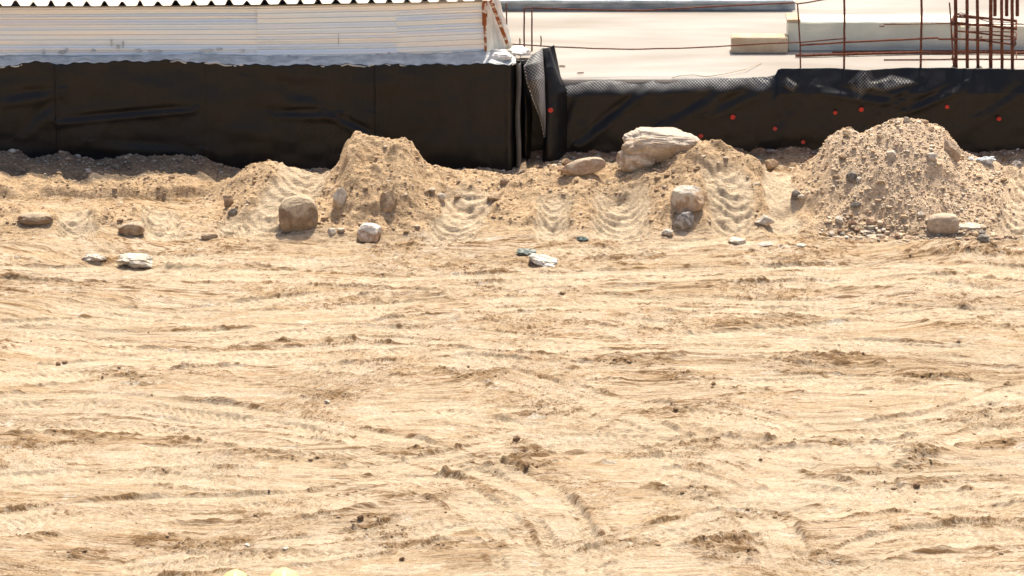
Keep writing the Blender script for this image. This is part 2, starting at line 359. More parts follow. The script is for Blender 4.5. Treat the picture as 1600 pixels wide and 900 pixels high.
TR = [
    ([(-60, 640), (120, 626), (300, 640), (500, 668), (700, 715), (820, 762), (885, 830), (905, 920)], .46, .030),
    ([(-60, 664), (180, 658), (420, 688), (600, 728), (730, 785), (800, 850), (815, 930)], .40, .024),
    ([(-60, 745), (150, 736), (350, 752), (560, 748), (720, 716), (860, 690), (1100, 700), (1300, 733), (1650, 722)], .40, .026),
    ([(-60, 826), (200, 800), (450, 792), (640, 762), (800, 775)], .5, .014),
    ([(120, 905), (350, 872), (560, 850), (740, 815), (860, 812)], .44, .022),
    ([(960, 735), (1100, 760), (1200, 815), (1235, 900)], .40, .024),
    ([(1060, 640), (1240, 680), (1400, 670), (1520, 640), (1660, 590)], .42, .026),
    ([(690, 560), (860, 612), (1080, 700), (1300, 768), (1660, 800)], .40, .022),
    ([(1300, 735), (1420, 700), (1540, 664), (1660, 655)], .36, .022),
    ([(-60, 600), (120, 582), (300, 563), (520, 556), (760, 540)], .38, .018),
    ([(520, 650), (680, 640), (800, 652), (950, 640)], .36, .020),
    ([(1240, 900), (1400, 850), (1660, 830)], .46, .016),
    ([(40, 480), (350, 500), (700, 482), (1000, 470), (1400, 490), (1660, 505)], .34, .014),
    ([(-60, 520), (300, 530), (560, 520), (900, 545), (1250, 540), (1660, 560)], .34, .016),
    ([(-60, 430), (200, 428), (600, 440), (1000, 430), (1500, 425), (1660, 440)], .34, .014),
    ([(700, 700), (900, 660), (1000, 620), (1300, 600), (1660, 620)], .34, .016),
    ([(0, 700), (200, 712), (420, 715), (640, 705)], .30, .018),
    ([(800, 880), (1000, 850), (1150, 815), (1400, 780), (1660, 760)], .40, .018),
    ([(850, 600), (980, 640), (1180, 660), (1330, 720), (1400, 800)], .34, .018)]
for i, (p, wd, dp) in enumerate(TR):
    track(p, wd, dp*1.35, lug=.012 if i not in (0, 1, 3, 4, 5) else .019, pitch=.075+.01*(i % 3), chev=(.5, -.6, .0)[i % 3], seed=100+i*11, shoulder=.027, big=True)
    for kk, off in enumerate((-9, 8)):     # thin scuffed grooves running beside the main wheel path
        track([(a, b+off*(b/500.)) for a, b in p], .15, .008, lug=.0, seed=1100+i*11+kk, shoulder=.010, edge=1.2, big=True)
rr = random.Random(5)
for i in range(26):
    y0 = rr.uniform(392, 560) if i < 16 else rr.uniform(560, 900); x0 = rr.uniform(-150, 1300); ln = rr.uniform(250, 700); sl = rr.uniform(-.09, .09)
    track([(x0, y0), (x0+ln*.33, y0+sl*ln*.33+rr.uniform(-8, 8)), (x0+ln*.66, y0+sl*ln*.66+rr.uniform(-10, 10)), (x0+ln, y0+sl*ln)], rr.uniform(.2, .36), rr.uniform(.008, .016), lug=.007, pitch=.07, seed=400+i*7, edge=.8)

# -- wheel ruts pressed over the berm, with curved lug marks
def rut(pts, width=.62, lug=.052, pitch=.098, cut=.05, bow=-.95, seed=0):
    global H, COMP
    P = np.array(pts, float)                       # (x, Y) metres, ordered front to back
    I0, I1 = np.searchsorted(XS, [P[:, 0].min()-width, P[:, 0].max()+width]); J0, J1 = np.searchsorted(YS, [P[:, 1].min()-.3, P[:, 1].max()+.3])
    sl = (slice(J0, J1), slice(I0, I1)); x, y = X[sl], Y[sl]
    o = np.argsort(P[:, 1]); cx = np.interp(y, P[o, 1], P[o, 0]); inY = sstep(P[:, 1].min()-.05, P[:, 1].min()+.15, y)*(1-sstep(P[:, 1].max()-.15, P[:, 1].max()+.05, y))
    t = (x-cx)/(width/2); q = np.abs(t)+.22*noise(x*4, y*4, seed)+.08*noise(x*15, y*15, seed+1); ins = (1-sstep(.72, .98, q))*inY
    s = y + bow*.30*t*t + .06*noise(x*2.5, y*2.5, seed+2)+.014*noise(x*12, y*12, seed+3)
    ph = s/pitch; fr = ph % 1; odd = (np.floor(ph) % 2)*.35+.65
    saw = np.where(fr < .22, fr/.22, (1-fr)/.78)**1.3
    br = (.30+.7*sstep(-.25, .25, noise(x*4.3+seed, y*4.3, seed+4)+.5*noise(x*13, y*13, seed+6)))*odd
    H[sl] += ins*(-cut*(1-t*t*.5) + lug*(saw-.35)*br) - ins*(rough*lump)[sl]*.4
    H[sl] += (.02+.03*noise(x*9, y*9, seed+5))*np.exp(-((q-1.1)/.13)**2)*inY*rough[sl]
    COMP[sl] = np.maximum(COMP[sl], ins*.9)
def gx(px, Yv): return W(px, 330, Yv).x
rut([(gx(415, -2.1), -2.1), (gx(425, -1.8), -1.8), (gx(470, -1.4), -1.4), (gx(490, -.75), -.75)], .60, seed=11)
rut([(gx(355, -2.1), -2.1), (gx(372, -1.7), -1.7)], .35, seed=12)
rut([(gx(700, -2.15), -2.15), (gx(722, -1.7), -1.7), (gx(740, -1.3), -1.3)], .50, bow=-.8, seed=13)
rut([(gx(860, -2.15), -2.15), (gx(868, -1.45), -1.45)], .36, seed=14)
rut([(gx(975, -2.2), -2.2), (gx(972, -1.7), -1.7), (gx(965, -1.35), -1.35)], .56, seed=15)
rut([(gx(1150, -2.05), -2.05), (gx(1145, -1.7), -1.7), (gx(1125, -1.3), -1.3)], .50, seed=16)
rut([(gx(1225, -2.0), -2.0), (gx(1215, -1.0), -1.0), (gx(1205, -.7), -.7)], .34, lug=.016, seed=17)
rut([(gx(1590, -2.0), -2.0), (gx(1600, -1.5), -1.5), (gx(1620, -.8), -.8)], .45, bow=-.8, seed=18)
rut([(gx(120, -2.1), -2.1), (gx(110, -1.3), -1.3)], .40, seed=19)
rut([(gx(255, -2.1), -2.1), (gx(245, -1.35), -1.35)], .40, bow=-.8, seed=20)

# -- heaps of loose darker clods on the flat ground: (col, row, half-width px, half-height px, height m)
CL = [(495, 615, 48, 9, .06), (455, 712, 75, 8, .05), (520, 716, 60, 6, .03), (800, 725, 75, 11, .075), (808, 690, 40, 7, .06), (985, 568, 60, 10, .07), (1060, 590, 60, 9, .05), (1310, 562, 65, 15, .08), (1450, 590, 55, 11, .05),
      (1120, 855, 45, 18, .09), (1440, 700, 32, 14, .08), (1425, 722, 42, 6, .05), (190, 582, 60, 10, .05), (230, 594, 40, 9, .05), (60, 690, 55, 7, .05), (150, 678, 45, 8, .05), (290, 686, 40, 6, .05),
      (255, 846, 50, 12, .06), (330, 848, 50, 11, .06), (400, 857, 55, 6, .04), (420, 805, 50, 6, .04), (560, 812, 40, 7, .05), (150, 865, 40, 9, .05), (75, 832, 40, 6, .04), (830, 645, 38, 9, .06),
      (1080, 770, 50, 12, .06), (960, 848, 50, 9, .05), (1100, 690, 60, 14, .06), (1060, 640, 55, 12, .05), (1280, 690, 80, 7, .04), (1560, 690, 45, 8, .05), (1430, 757, 60, 6, .05), (1510, 818, 90, 6, .05),
      (640, 700, 45, 9, .05), (750, 580, 60, 9, .04), (660, 780, 60, 8, .04), (740, 590, 30, 5, .04), (1500, 655, 70, 9, .05), (1470, 395, 60, 9, .07), (1570, 395, 50, 10, .08), (170, 405, 60, 7, .05), (1560, 640, 60, 9, .04),
      (1170, 610, 60, 7, .04), (590, 832, 50, 10, .05), (700, 850, 70, 9, .05), (1180, 800, 60, 7, .03), (1310, 870, 50, 9, .04), (330, 735, 40, 5, .04), (240, 733, 60, 5, .04), (1000, 400, 50, 8, .05), (830, 408, 36, 7, .05), (1345, 735, 70, 6, .04)]
for k, (a, b, u, v, hh) in enumerate(CL):
    c = G(a, b); rx = u*.0053; ry = v*.0053/.34
    i0, i1 = np.searchsorted(XS, [c.x-rx*2.2, c.x+rx*2.2]); j0, j1 = np.searchsorted(YS, [c.y-ry*2.2, c.y+ry*2.2])
    x, y = X[j0:j1, i0:i1], Y[j0:j1, i0:i1]
    d = np.sqrt(((x-c.x)/rx/1.25)**2+((y-c.y+.12*(x-c.x)*math.sin(k*2.3))/ry)**2)+.75*fbm(x*3.2, y*7, 4, 300+k)
    m = 1-sstep(.45, 1.15, d)
    H[j0:j1, i0:i1] += .55*m*hh*(.40 + fbm(x*7, y*12, 4, 320+k)*.55+.45*np.maximum(noise(x*22, y*30, 340+k), 0))
    clod[j0:j1, i0:i1] = np.maximum(clod[j0:j1, i0:i1], m*(.30+.70*sstep(-.3, .4, fbm(x*6, y*11, 3, k))))
# -- rubble bank heaped along the foot of the wall
LW = X < gx(822, 0)
foot = np.where(LW, .0, .45)
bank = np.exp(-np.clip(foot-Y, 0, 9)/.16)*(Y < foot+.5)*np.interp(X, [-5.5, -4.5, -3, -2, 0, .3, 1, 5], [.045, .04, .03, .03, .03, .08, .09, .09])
H += bank*(1+.45*fbm(X*3.5, Y*4.5, 4, 81))*(Y > -1.2)*near
mid = sstep(-.95, -.8, Y)*flat*near
H += mid*fbm(X*10, Y*10, 3, 83)*.008
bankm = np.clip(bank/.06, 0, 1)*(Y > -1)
# dips and humps inside buildings' footprint are kept low
H = np.where(Y > .5, np.minimum(H, .12), H)

# -- soil colours: pale compacted crust, tan loose earth, browner freshly turned clods, dusty grey patches, painted shade at the wall foot
def mixc(C, c, t): return C*(1-t[..., None]) + np.array(c)[None, None, :]*t[..., None]
onb = BERM > .05
FU = np.where(onb, X*2.1, FU); FV = np.where(onb, H*.9+Y*.75, FV)
LOOSE = np.clip(.25+.35*sstep(-.3, .4, fbm(U*.8, Vv*2.6, 3, 221))+.60*clod+.40*EDG+.75*LTR*sstep(-.5, .2, noise(X*3, Y*4, 223))-.60*COMP*flat-.45*smoothness*flat, 0, 1)
LOOSE = np.where(onb, np.clip(.42+.25*noise(X*4, Y*4, 222)-.35*COMP-.2*gravelly, 0, 1), LOOSE)
LOOSE *= 1-.8*bankm
C = np.zeros(X.shape+(3,)) + np.array([.462, .345, .218])
C = mixc(C, (.55, .432, .305), np.clip(.9*sstep(-.15, .40, fbm(U*1.1, Vv*3.6, 4, 201)), 0, 1))
C = mixc(C, (.57, .455, .32), .60*sstep(.05, .45, fbm(U*3.6, Vv*15, 3, 202)))
C = mixc(C, (.40, .26, .135), .50*sstep(.0, .45, fbm(U*2.4+4, Vv*9.5, 4, 203)))
C = mixc(C, (.45, .365, .26), .35*sstep(.2, .6, fbm(X*.6+9, Y*1.6, 3, 205)))
C = mixc(C, (.27, .165, .085), .40*np.clip(ST1*.8+ST2*.6, 0, 1)*patch*flat*(1-.7*smoothness)*sstep(-.25, .35, fbm(X*5, Y*9, 3, 206)))
C = mixc(C, (.215, .130, .060), .45*EDG*sstep(-.35, .35, fbm(X*6, Y*10, 3, 213)))
C = mixc(C, (.55, .385, .225), .9*np.clip(BERM/.10, 0, 1))
C = mixc(C, (.57, .46, .32), np.clip(COMP, 0, 1)*.85)
C = mixc(C, (.70, .53, .36), .9*gravelly*np.clip(BERM/.1, 0, 1))
C = mixc(C, (.23, .145, .068), np.clip(clod, 0, 1)*.65)
spk = sstep(.50, .70, noise(X*14, Y*22, 207)+.35*noise(X*40, Y*40, 208))
C = mixc(C, (.22, .14, .075), spk*.30*flat)
C = mixc(C, (.19, .118, .076), bankm*.85)  # brown rubble bank, darkened further for the shade at the wall foot
C = mixc(C, (.150, .122, .094), .93*sstep(-.70+.03, -.60+.03, Y+.04*noise(X*3, Y*3, 212))*(1-.7*bankm)*leftz*(Y < .2))  # shade of the left wall painted into the soil strip before it
C = mixc(C, (.62, .56, .46), .6*sstep(.66, .8, noise(X*3.1, Y*7, 209)+.2*noise(X*20, Y*20, 210))*flat*(Y < -1.5))

def hit(px, py):
    """first point of the terrain met by the line of sight (to stand stones where the photograph has them)"""
    d = ray(px, py); t = (-11.5-CAM.y)/d.y; te = (2.5-CAM.y)/d.y
    while t < te:
        p = CAM+d*t
        if p.z <= zat(p.x, p.y): return p
        t += .01
    return G(px, py)
def zat(x, y):
    i = min(max(np.searchsorted(XS, x)-1, 0), len(XS)-2); j = min(max(np.searchsorted(YS, y)-1, 0), len(YS)-2)
    u = (x-XS[i])/(XS[i+1]-XS[i]); v = (y-YS[j])/(YS[j+1]-YS[j])
    return float((H[j, i]*(1-u)+H[j, i+1]*u)*(1-v)+(H[j+1, i]*(1-u)+H[j+1, i+1]*u)*v)

# -- piles of earth are things of their own, lying on the ground sheet
nx, ny = len(XS), len(YS)
PILES = [('dirt_mound', 350, 480, 'low rounded sandy mound left of the twin-topped mound, tyre tracks running down it', 'mound'),
         ('dirt_mound', 524, 672, 'steep twin-topped mound of tan earth in front of the dark left wall', 'mound'),
         ('dirt_mound', 1035, 1188, 'slumped earth mound with the white boulder on its left shoulder', 'mound'),
         ('gravel_pile', 1262, 1560, 'large conical pile of sandy gravel in front of the right wall', 'gravel pile')]
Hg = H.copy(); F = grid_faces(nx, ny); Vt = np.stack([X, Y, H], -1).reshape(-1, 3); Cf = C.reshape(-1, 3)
vmask_all = np.zeros(X.shape, bool); piles = []
for nm, a, b, lab, cat in PILES:
    edge = .05*fbm(X*3, Y*3, 3, 77)
    core = (BERM > .085+.05*noise(X*5, Y*5, 78)) & (X+edge > gx(a, -1.2)) & (X+edge < gx(b, -1.2)) & (Y < .1)
    piles.append((nm, core.ravel(), lab, cat)); vmask_all |= core
FLOW = np.stack([FU, FV, 0*FU], -1).reshape(-1, 3); LO = np.repeat(LOOSE.reshape(-1, 1), 3, 1)
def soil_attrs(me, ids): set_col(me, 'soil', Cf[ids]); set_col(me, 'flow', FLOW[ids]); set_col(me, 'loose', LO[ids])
fm_all = np.zeros(len(F), bool)
for nm, core, lab, cat in piles:
    fm = core[F].all(1); fm_all |= fm
    f2 = F[fm]; ids = np.unique(f2); rm = np.full(nx*ny, -1); rm[ids] = np.arange(len(ids))
    me = fast_mesh(nm, Vt[ids], rm[f2]); soil_attrs(me, ids); tag(link(nm, me, M['soil']), lab, cat, 'heaps of earth along the wall')
# vertices wholly inside a pile: the ground sheet passes underneath
inner = np.ones(nx*ny, bool); inner[F[~fm_all].ravel()] = False; inner &= vmask_all.ravel()
Vg = Vt.copy(); Vg[inner, 2] = np.minimum(Vg[inner, 2]*.25, Vg[inner, 2]-.02)
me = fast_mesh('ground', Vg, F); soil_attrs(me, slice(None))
tag(link('ground', me, M['soil']), 'dry sandy building ground covered in tyre tracks', None, None, 'structure')

# ---------------------------------------------------------------- stones
def ico(sub):
    bm = bmesh.new(); bmesh.ops.create_icosphere(bm, subdivisions=sub, radius=1)
    V = np.array([v.co[:] for v in bm.verts]); F = np.array([[v.index for v in f.verts] for f in bm.faces]); bm.free(); return V, F
ICO = {1: ico(1), 2: ico(2), 4: ico(4), 5: ico(5)}
def rock_shape(seed, sub=4, cuts=9, sharp=.55, bumpy=.05, boxy=1.0):
    V, F = ICO[sub]; r = np.random.RandomState(seed); V = np.sign(V)*np.abs(V)**boxy
    for _ in range(cuts):
        n = r.normal(size=3); n /= np.linalg.norm(n); d = r.uniform(sharp, .95)*(1.0 if boxy == 1 else 1.28)
        k = V@n-d; V -= np.maximum(k, 0)[:, None]*n*.93
    if bumpy:
        u = fbm(V[:, 0]*1.6+seed, V[:, 1]*1.6+V[:, 2]*1.3, 4, seed % 97); u2 = fbm(V[:, 0]*5+seed, V[:, 2]*5-V[:, 1]*3, 3, seed % 89)
        V *= (1+bumpy*2*u+bumpy*.8*u2)[:, None]
    V /= np.abs(V).max(0); return V, F
def boulder(name, px, py, wpx, hpx, label, cols, cat='rock', seed=1, depth=.8, tilt=0, sink=.12, group=None, cuts=20, sharp=.44, yaw=0, top=None, lift=0, bumpy=.028, mats='stone', boxy=.85):
    """px,py = foot of the stone where it meets the ground"""
    p = hit(px, py); dist = (p-CAM).length; s = dist/FPX
    hw, hh = wpx*s/2, hpx*s/2/.96
    V, F = rock_shape(seed, 5 if wpx > 36 else 4, cuts, sharp, bumpy, boxy)
    c, sn = math.cos(yaw), math.sin(yaw)
    n0 = fbm(V[:, 0]*2+seed, V[:, 2]*2+V[:, 1], 4, seed+5)
    A = V*np.array([hw, hw*depth, hh])
    A = A@np.array([[c, -sn, 0], [sn, c, 0], [0, 0, 1]]).T
    ct, st = math.cos(tilt), math.sin(tilt); A = A@np.array([[ct, 0, st], [0, 1, 0], [-st, 0, ct]]).T
    zmin = A[:, 2].min(); A[:, 2] -= zmin; A[:, 2] -= hh*2*sink; 
    me = fast_mesh(name, A, F, False)
    t = sstep(-.25, .35, n0)[:, None]; Cc = np.array(cols[0])*(1-t)+np.array(cols[1])*t
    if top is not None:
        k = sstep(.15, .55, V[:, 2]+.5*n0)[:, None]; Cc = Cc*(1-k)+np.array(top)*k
    kd = sstep(.25, -.75, V[:, 2]+.5*n0)[:, None] if False else (1-sstep(-.75, -.15, V[:, 2]+.6*n0))[:, None]*.7; Cc = Cc*(1-kd)+np.array([.50, .37, .23])*kd*(.6+.4*(np.mean(Cc, 1, keepdims=True) > .3))
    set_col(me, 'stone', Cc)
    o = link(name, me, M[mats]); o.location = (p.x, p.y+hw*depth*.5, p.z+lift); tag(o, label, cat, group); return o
BR = ((.29, .20, .125), (.40, .29, .19)); PALE = ((.50, .42, .32), (.70, .63, .53)); TAN = ((.38, .275, .17), (.49, .38, .26)); GREY = ((.15, .135, .11), (.28, .25, .21)); WH = ((.56, .485, .385), (.68, .61, .51)); PINK = ((.45, .30, .19), (.54, .39, .27))
B = [ # px, py foot, w, h, label, cols, kwargs
 (466, 360, 62, 62, 'large rounded brown boulder with a sandy top, standing on the tyre-tracked slope', BR, dict(seed=3, cuts=9, sharp=.70, depth=.6, top=(.56, .44, .30), bumpy=.02, boxy=.72, tilt=-.06, sink=.16)),
 (578, 379, 41, 34, 'white-topped angular rock at the foot of the twin-topped mound', ((.52, .36, .24), (.66, .50, .36)), dict(seed=8, cuts=10, top=(.72, .66, .57))),
 (533, 324, 25, 38, 'upright white chunk of rock on the left flank of the twin-topped mound', WH, dict(seed=12, tilt=.25)),
 (518, 366, 14, 11, 'small white stone left of the white-topped angular rock', WH, dict(seed=14)),
 (608, 326, 34, 34, 'brown angular rock half buried in the front of the twin-topped mound', ((.30, .21, .13), (.44, .32, .21)), dict(seed=17, tilt=-.5, sharp=.4, sink=.25)),
 (1033, 255, 132, 49, 'long pale limestone boulder on top of the slumped earth mound', ((.46, .34, .23), (.62, .50, .38)), dict(seed=26, cuts=16, sharp=.66, depth=.45, tilt=.07, sink=.02, top=(.60, .51, .40), bumpy=.045, boxy=.55)),
 (994, 267, 64, 46, 'brown craggy boulder tucked under the long pale limestone boulder', ((.48, .34, .23), (.70, .58, .44)), dict(seed=29, cuts=14, sharp=.55, depth=.5, tilt=-.30, sink=.12, bumpy=.05, boxy=.75)),
 (1073, 331, 56, 52, 'pale-topped brown boulder lodged in the face of the slumped earth mound', ((.46, .31, .20), (.60, .44, .30)), dict(seed=31, cuts=14, sharp=.5, tilt=-.35, top=(.66, .58, .47), sink=.18)),
 (1067, 356, 34, 34, 'dark grey split rock right below the pale-topped brown boulder', ((.22, .22, .21), (.52, .46, .41)), dict(seed=37, cuts=10, sharp=.4, tilt=.3, sink=.2)),
 (908, 275, 78, 26, 'flat tan slab of rock lying slanted on the low ridge below the wall corner', PINK, dict(seed=41, cuts=7, depth=.35, tilt=-.16, sink=.1, top=(.55, .43, .31))),
 (1474, 364, 50, 31, 'half-round tan stone block at the foot of the gravel pile', ((.52, .41, .29), (.60, .48, .35)), dict(seed=43, cuts=4, sharp=.8, depth=.5, sink=.1, bumpy=.015, boxy=.6)),
 (1537, 379, 22, 15, 'dark grey stone on the flat ground right of the half-round block', GREY, dict(seed=47)),
 (1205, 266, 24, 18, 'small brown rock at the wall side of the dip before the gravel pile', BR, dict(seed=53)),
 (1244, 313, 18, 20, 'grey brown stone in the tracked dip left of the gravel pile', GREY, dict(seed=59)),
 (1252, 312, 12, 10, 'small pale stone touching the grey brown stone left of the gravel pile', PALE, dict(seed=60)),
 (1195, 354, 32, 20, 'jagged white stone at the foot of the tracks between slumped mound and gravel pile', WH, dict(seed=61, sharp=.4)),
 (1043, 370, 20, 13, 'pale rounded stone left of the dark grey split rock', PALE, dict(seed=67)),
 (55, 351, 56, 20, 'broad flat brown rock at the far left of the tracked bank', BR, dict(seed=71, depth=.5, cuts=5, sharp=.7, top=(.52, .41, .28))),
 (205, 369, 42, 24, 'pointed triangular brown rock in the low bank at left', ((.36, .24, .14), (.46, .33, .21)), dict(seed=73, sharp=.35, cuts=7, top=(.54, .43, .30))),
 (327, 374, 28, 12, 'small flat buff stone in a hollow left of the low rounded mound', TAN, dict(seed=79, depth=.6)),
 (212, 418, 66, 20, 'flat white slab of broken plaster lying in front of the left bank', WH, dict(seed=83, depth=.7, sharp=.5, cuts=12, tilt=.08, sink=.15, bumpy=.1)),
 (145, 408, 44, 14, 'lumpy pale clod left of the flat white plaster slab', PALE, dict(seed=84, depth=.7, bumpy=.1, sink=.3)),
 (357, 323, 16, 22, 'small brown stone on the left edge of the low rounded mound', BR, dict(seed=89)),
 (363, 337, 17, 13, 'small grey stone just below the brown one on the low rounded mound', GREY, dict(seed=91)),
 (1490, 249, 22, 42, 'long brown slab stuck upright in the right shoulder of the gravel pile', ((.42, .31, .21), (.56, .43, .31)), dict(seed=97, tilt=-.5, depth=.5)),
 (690, 313, 17, 13, 'pale stone on the slope right of the twin-topped mound', PALE, dict(seed=101)),
 (716, 311, 14, 9, 'small brown stone right of the pale stone beside the twin-topped mound', BR, dict(seed=103)),
 (773, 315, 24, 11, 'flat brown stone halfway up the low ridge in the middle', BR, dict(seed=107)),
 (788, 288, 16, 10, 'brown stone near the crest of the low ridge, under the wall corner', BR, dict(seed=109)),
 (884, 256, 12, 10, 'small reddish stone behind the flat slanted slab', PINK, dict(seed=113)),
 (1393, 247, 15, 14, 'white stone high on the left face of the gravel pile', WH, dict(seed=127)),
 (1457, 251, 17, 14, 'bright white stone high on the right face of the gravel pile', WH, dict(seed=131)),
 (1330, 285, 20, 18, 'largest grey stone on the left side of the gravel pile', GREY, dict(seed=137)),
 (1307, 280, 12, 10, 'brown stone at the left rim of the gravel pile', BR, dict(seed=139)),
 (1342, 284, 10, 10, 'white pebble right of the largest grey stone on the gravel pile', WH, dict(seed=149)),
 (1377, 289, 13, 9, 'tan stone in the middle of the gravel pile', TAN, dict(seed=151)),
 (1337, 325, 18, 11, 'grey flat stone low on the left face of the gravel pile', GREY, dict(seed=157)),
 (1417, 191, 12, 10, 'pale stone on the very top of the gravel pile', PALE, dict(seed=163)),
 (1446, 195, 12, 9, 'reddish stone on the gravel pile just right of its top', PINK, dict(seed=167)),
 (1455, 205, 10, 8, 'reddish stone below the top right rim of the gravel pile', PINK, dict(seed=173)),
 (1323, 214, 12, 9, 'tan stone on the upper left rim of the gravel pile', TAN, dict(seed=179)),
 (1332, 355, 13, 12, 'dark brown round stone at the left foot of the gravel pile', ((.20, .12, .08), (.30, .19, .12)), dict(seed=181)),
 (1312, 349, 14, 12, 'white stone at the left foot of the gravel pile beside the dark round one', WH, dict(seed=191)),
 (1362, 352, 17, 13, 'pinkish stone among the rubble at the foot of the gravel pile', PINK, dict(seed=193)),
 (1440, 340, 14, 11, 'pale stone just above the half-round block', PALE, dict(seed=197)),
 (1360, 366, 30, 8, 'flat white chip on the ground before the gravel pile', WH, dict(seed=199, sink=.3)),
 (1512, 358, 44, 9, 'long flat white chip right of the half-round block', WH, dict(seed=211, sink=.3)),
 (1152, 380, 28, 10, 'flat white chip on the ground below the slumped earth mound', WH, dict(seed=223, sink=.3)),
 (1196, 385, 26, 7, 'thin pale flake right of the flat white chip below the slumped mound', WH, dict(seed=227, sink=.3)),
 (1251, 385, 18, 5, 'thinnest white flake on the ground left of the gravel pile', WH, dict(seed=229, sink=.3)),
 (850, 417, 52, 20, 'curved lump of whitish plaster in the middle of the yard', ((.60, .56, .48), (.84, .80, .72)), dict(seed=233, depth=.9, tilt=.25, sink=.3, bumpy=.12)),
 (822, 398, 34, 10, 'grey green lump of debris behind the whitish plaster', ((.16, .19, .17), (.36, .38, .34)), dict(seed=239, sink=.2, bumpy=.12)),
 (910, 377, 20, 7, 'small dark green piece of debris below the low ridge', ((.08, .11, .10), (.2, .24, .22)), dict(seed=241, bumpy=.1)),
 (511, 631, 9, 7, 'tiny white pebble on the smooth patch in the left of the yard', WH, dict(seed=251)),
 (445, 858, 18, 4, 'thin white chip among dark clods near the two hard hats', WH, dict(seed=257, sink=.2)),
 (388, 853, 16, 4, 'thin pale chip left of the white chip among dark clods', WH, dict(seed=263, sink=.2)),
 (563, 813, 11, 10, 'dark brown clod left of the bottom centre', ((.13, .08, .045), (.22, .14, .08)), dict(seed=269)),
 (628, 877, 10, 7, 'dark brown clod right of the two hard hats', ((.13, .08, .045), (.22, .14, .08)), dict(seed=271)),
 (806, 690, 14, 10, 'largest brown clod in the middle of the yard', ((.20, .13, .07), (.30, .20, .12)), dict(seed=277)),
 (1432, 762, 12, 8, 'dark clod on the right side of the yard', ((.15, .09, .05), (.24, .15, .09)), dict(seed=281)),
 (90, 571, 10, 6, 'lone dark clod at the left side of the yard', ((.15, .09, .05), (.24, .15, .09)), dict(seed=283)),
]
for k, (px, py, w_, h_, lab, cols, kw) in enumerate(B):
    sm = w_ < 26
    nm = 'stone' if sm else 'boulder' if w_ >= 34 and h_ > 22 else 'rock'; cat = 'stone' if sm else 'rock'
    if 'clod' in lab: nm, cat = 'clod', 'clod'
    if 'plaster' in lab or 'debris' in lab: nm, cat = 'debris_lump', 'debris'
    boulder(nm, px, py, w_, h_, lab, cols, cat, **kw)

# loose pebbles and crumbs nobody could count
def scatter(name, label, pts, size, pal, seed, cat, flatn=.75):
    r = np.random.RandomState(seed); V0, F0 = ICO[1]; VV, FF, CC = [], [], []
    shapes = [rock_shape(seed+i, 1, 5, .5, 0)[0] for i in range(14)]
    for i, (x, y) in enumerate(pts):
        s = size(r); A = shapes[r.randint(14)]*np.array([s*r.uniform(.8, 1.5), s*r.uniform(.7, 1.2), s*flatn*r.uniform(.6, 1.1)])
        a = r.uniform(0, 6.28); c, sn = math.cos(a), math.sin(a); A = A@np.array([[c, -sn, 0], [sn, c, 0], [0, 0, 1]]).T
        VV.append(A+np.array([x, y, zat(x, y)+s*.25])); FF.append(F0+len(V0)*i)
        col = np.array(pal[r.randint(len(pal))])*r.uniform(.8, 1.15); CC.append(np.tile(col, (len(V0), 1)))
    me = fast_mesh(name, np.concatenate(VV), np.concatenate(FF), False); set_col(me, 'stone', np.clip(np.concatenate(CC), 0, .9))
    return tag(link(name, me, M['stone']), label, cat, None, 'stuff')
rs = np.random.RandomState(7)
PAL = [(.62, .48, .32), (.58, .43, .27), (.66, .52, .37), (.76, .65, .51), (.50, .37, .24), (.45, .38, .29), (.58, .41, .28), (.62, .49, .34)]
pts = []
while len(pts) < 6500:
    x, y = rs.normal(3.72, .62), rs.uniform(-2.15, -.4)
    if gravelly[np.searchsorted(YS, y), np.searchsorted(XS, x)] > .25 and zat(x, y) > .05: pts.append((x, y))
scatter('gravel', 'loose gravel covering the conical pile', pts, lambda r: .0035+.0045*r.exponential(.7) if r.rand() > .015 else r.uniform(.012, .022), PAL, 11, 'gravel')
pts = [(rs.uniform(2.75, 4.7), rs.normal(-2.0, .07)) for _ in range(520)]
scatter('gravel', 'rolled stones gathered at the foot of the conical pile', pts, lambda r: .007+.010*r.exponential(.7), PAL+[(.28, .18, .12), (.30, .27, .23)], 13, 'gravel')
pts = []
while len(pts) < 4200:
    x, y = rs.uniform(-5.2, 5.2), rs.uniform(-2.2, -.5)
    if zat(x, y) > .06 and COMP[np.searchsorted(YS, y), np.searchsorted(XS, x)] < .4 and noise(np.array([x*2.]), np.array([y*2.]), 5)[0] > -.25: pts.append((x, y))
scatter('soil_crumbs', 'crumbs of dry earth on the bank and mounds', pts, lambda r: .004+.006*r.exponential(.7) if r.rand() > .01 else r.uniform(.014, .024), [(.42, .30, .18), (.38, .26, .155), (.47, .35, .23), (.52, .42, .31), (.30, .20, .12)], 17, 'crumbs')
pts = []
ch = np.clip(clod, 0, 1)
while len(pts) < 2800:
    x, y = rs.uniform(-4.9, 4.9), rs.uniform(-10.6, -2.1)
    c_ = ch[np.searchsorted(YS, y), np.searchsorted(XS, x)]
    if rs.rand() < c_*c_*.9+.004: pts.append((x, y))
scatter('soil_crumbs', 'small dark clods strewn along the ruts of the yard', pts, lambda r: .003+.0055*r.exponential(.6), [(.28, .18, .10), (.22, .14, .075), (.36, .25, .15), (.45, .33, .22)], 19, 'crumbs')
pts = [(x, (0 if x < gx(822, 0) else .45)-.02-abs(rs.normal(0, .16))) for x in rs.uniform(-5.2, 5.2, 2600)]
scatter('rubble', 'rubble with pale chips along the foot of the black walls', pts, lambda r: .004+.009*r.exponential(.6), [(.30, .25, .18), (.26, .2, .15), (.42, .33, .25), (.30, .26, .22), (.55, .50, .44), (.38, .25, .18)], 23, 'rubble')

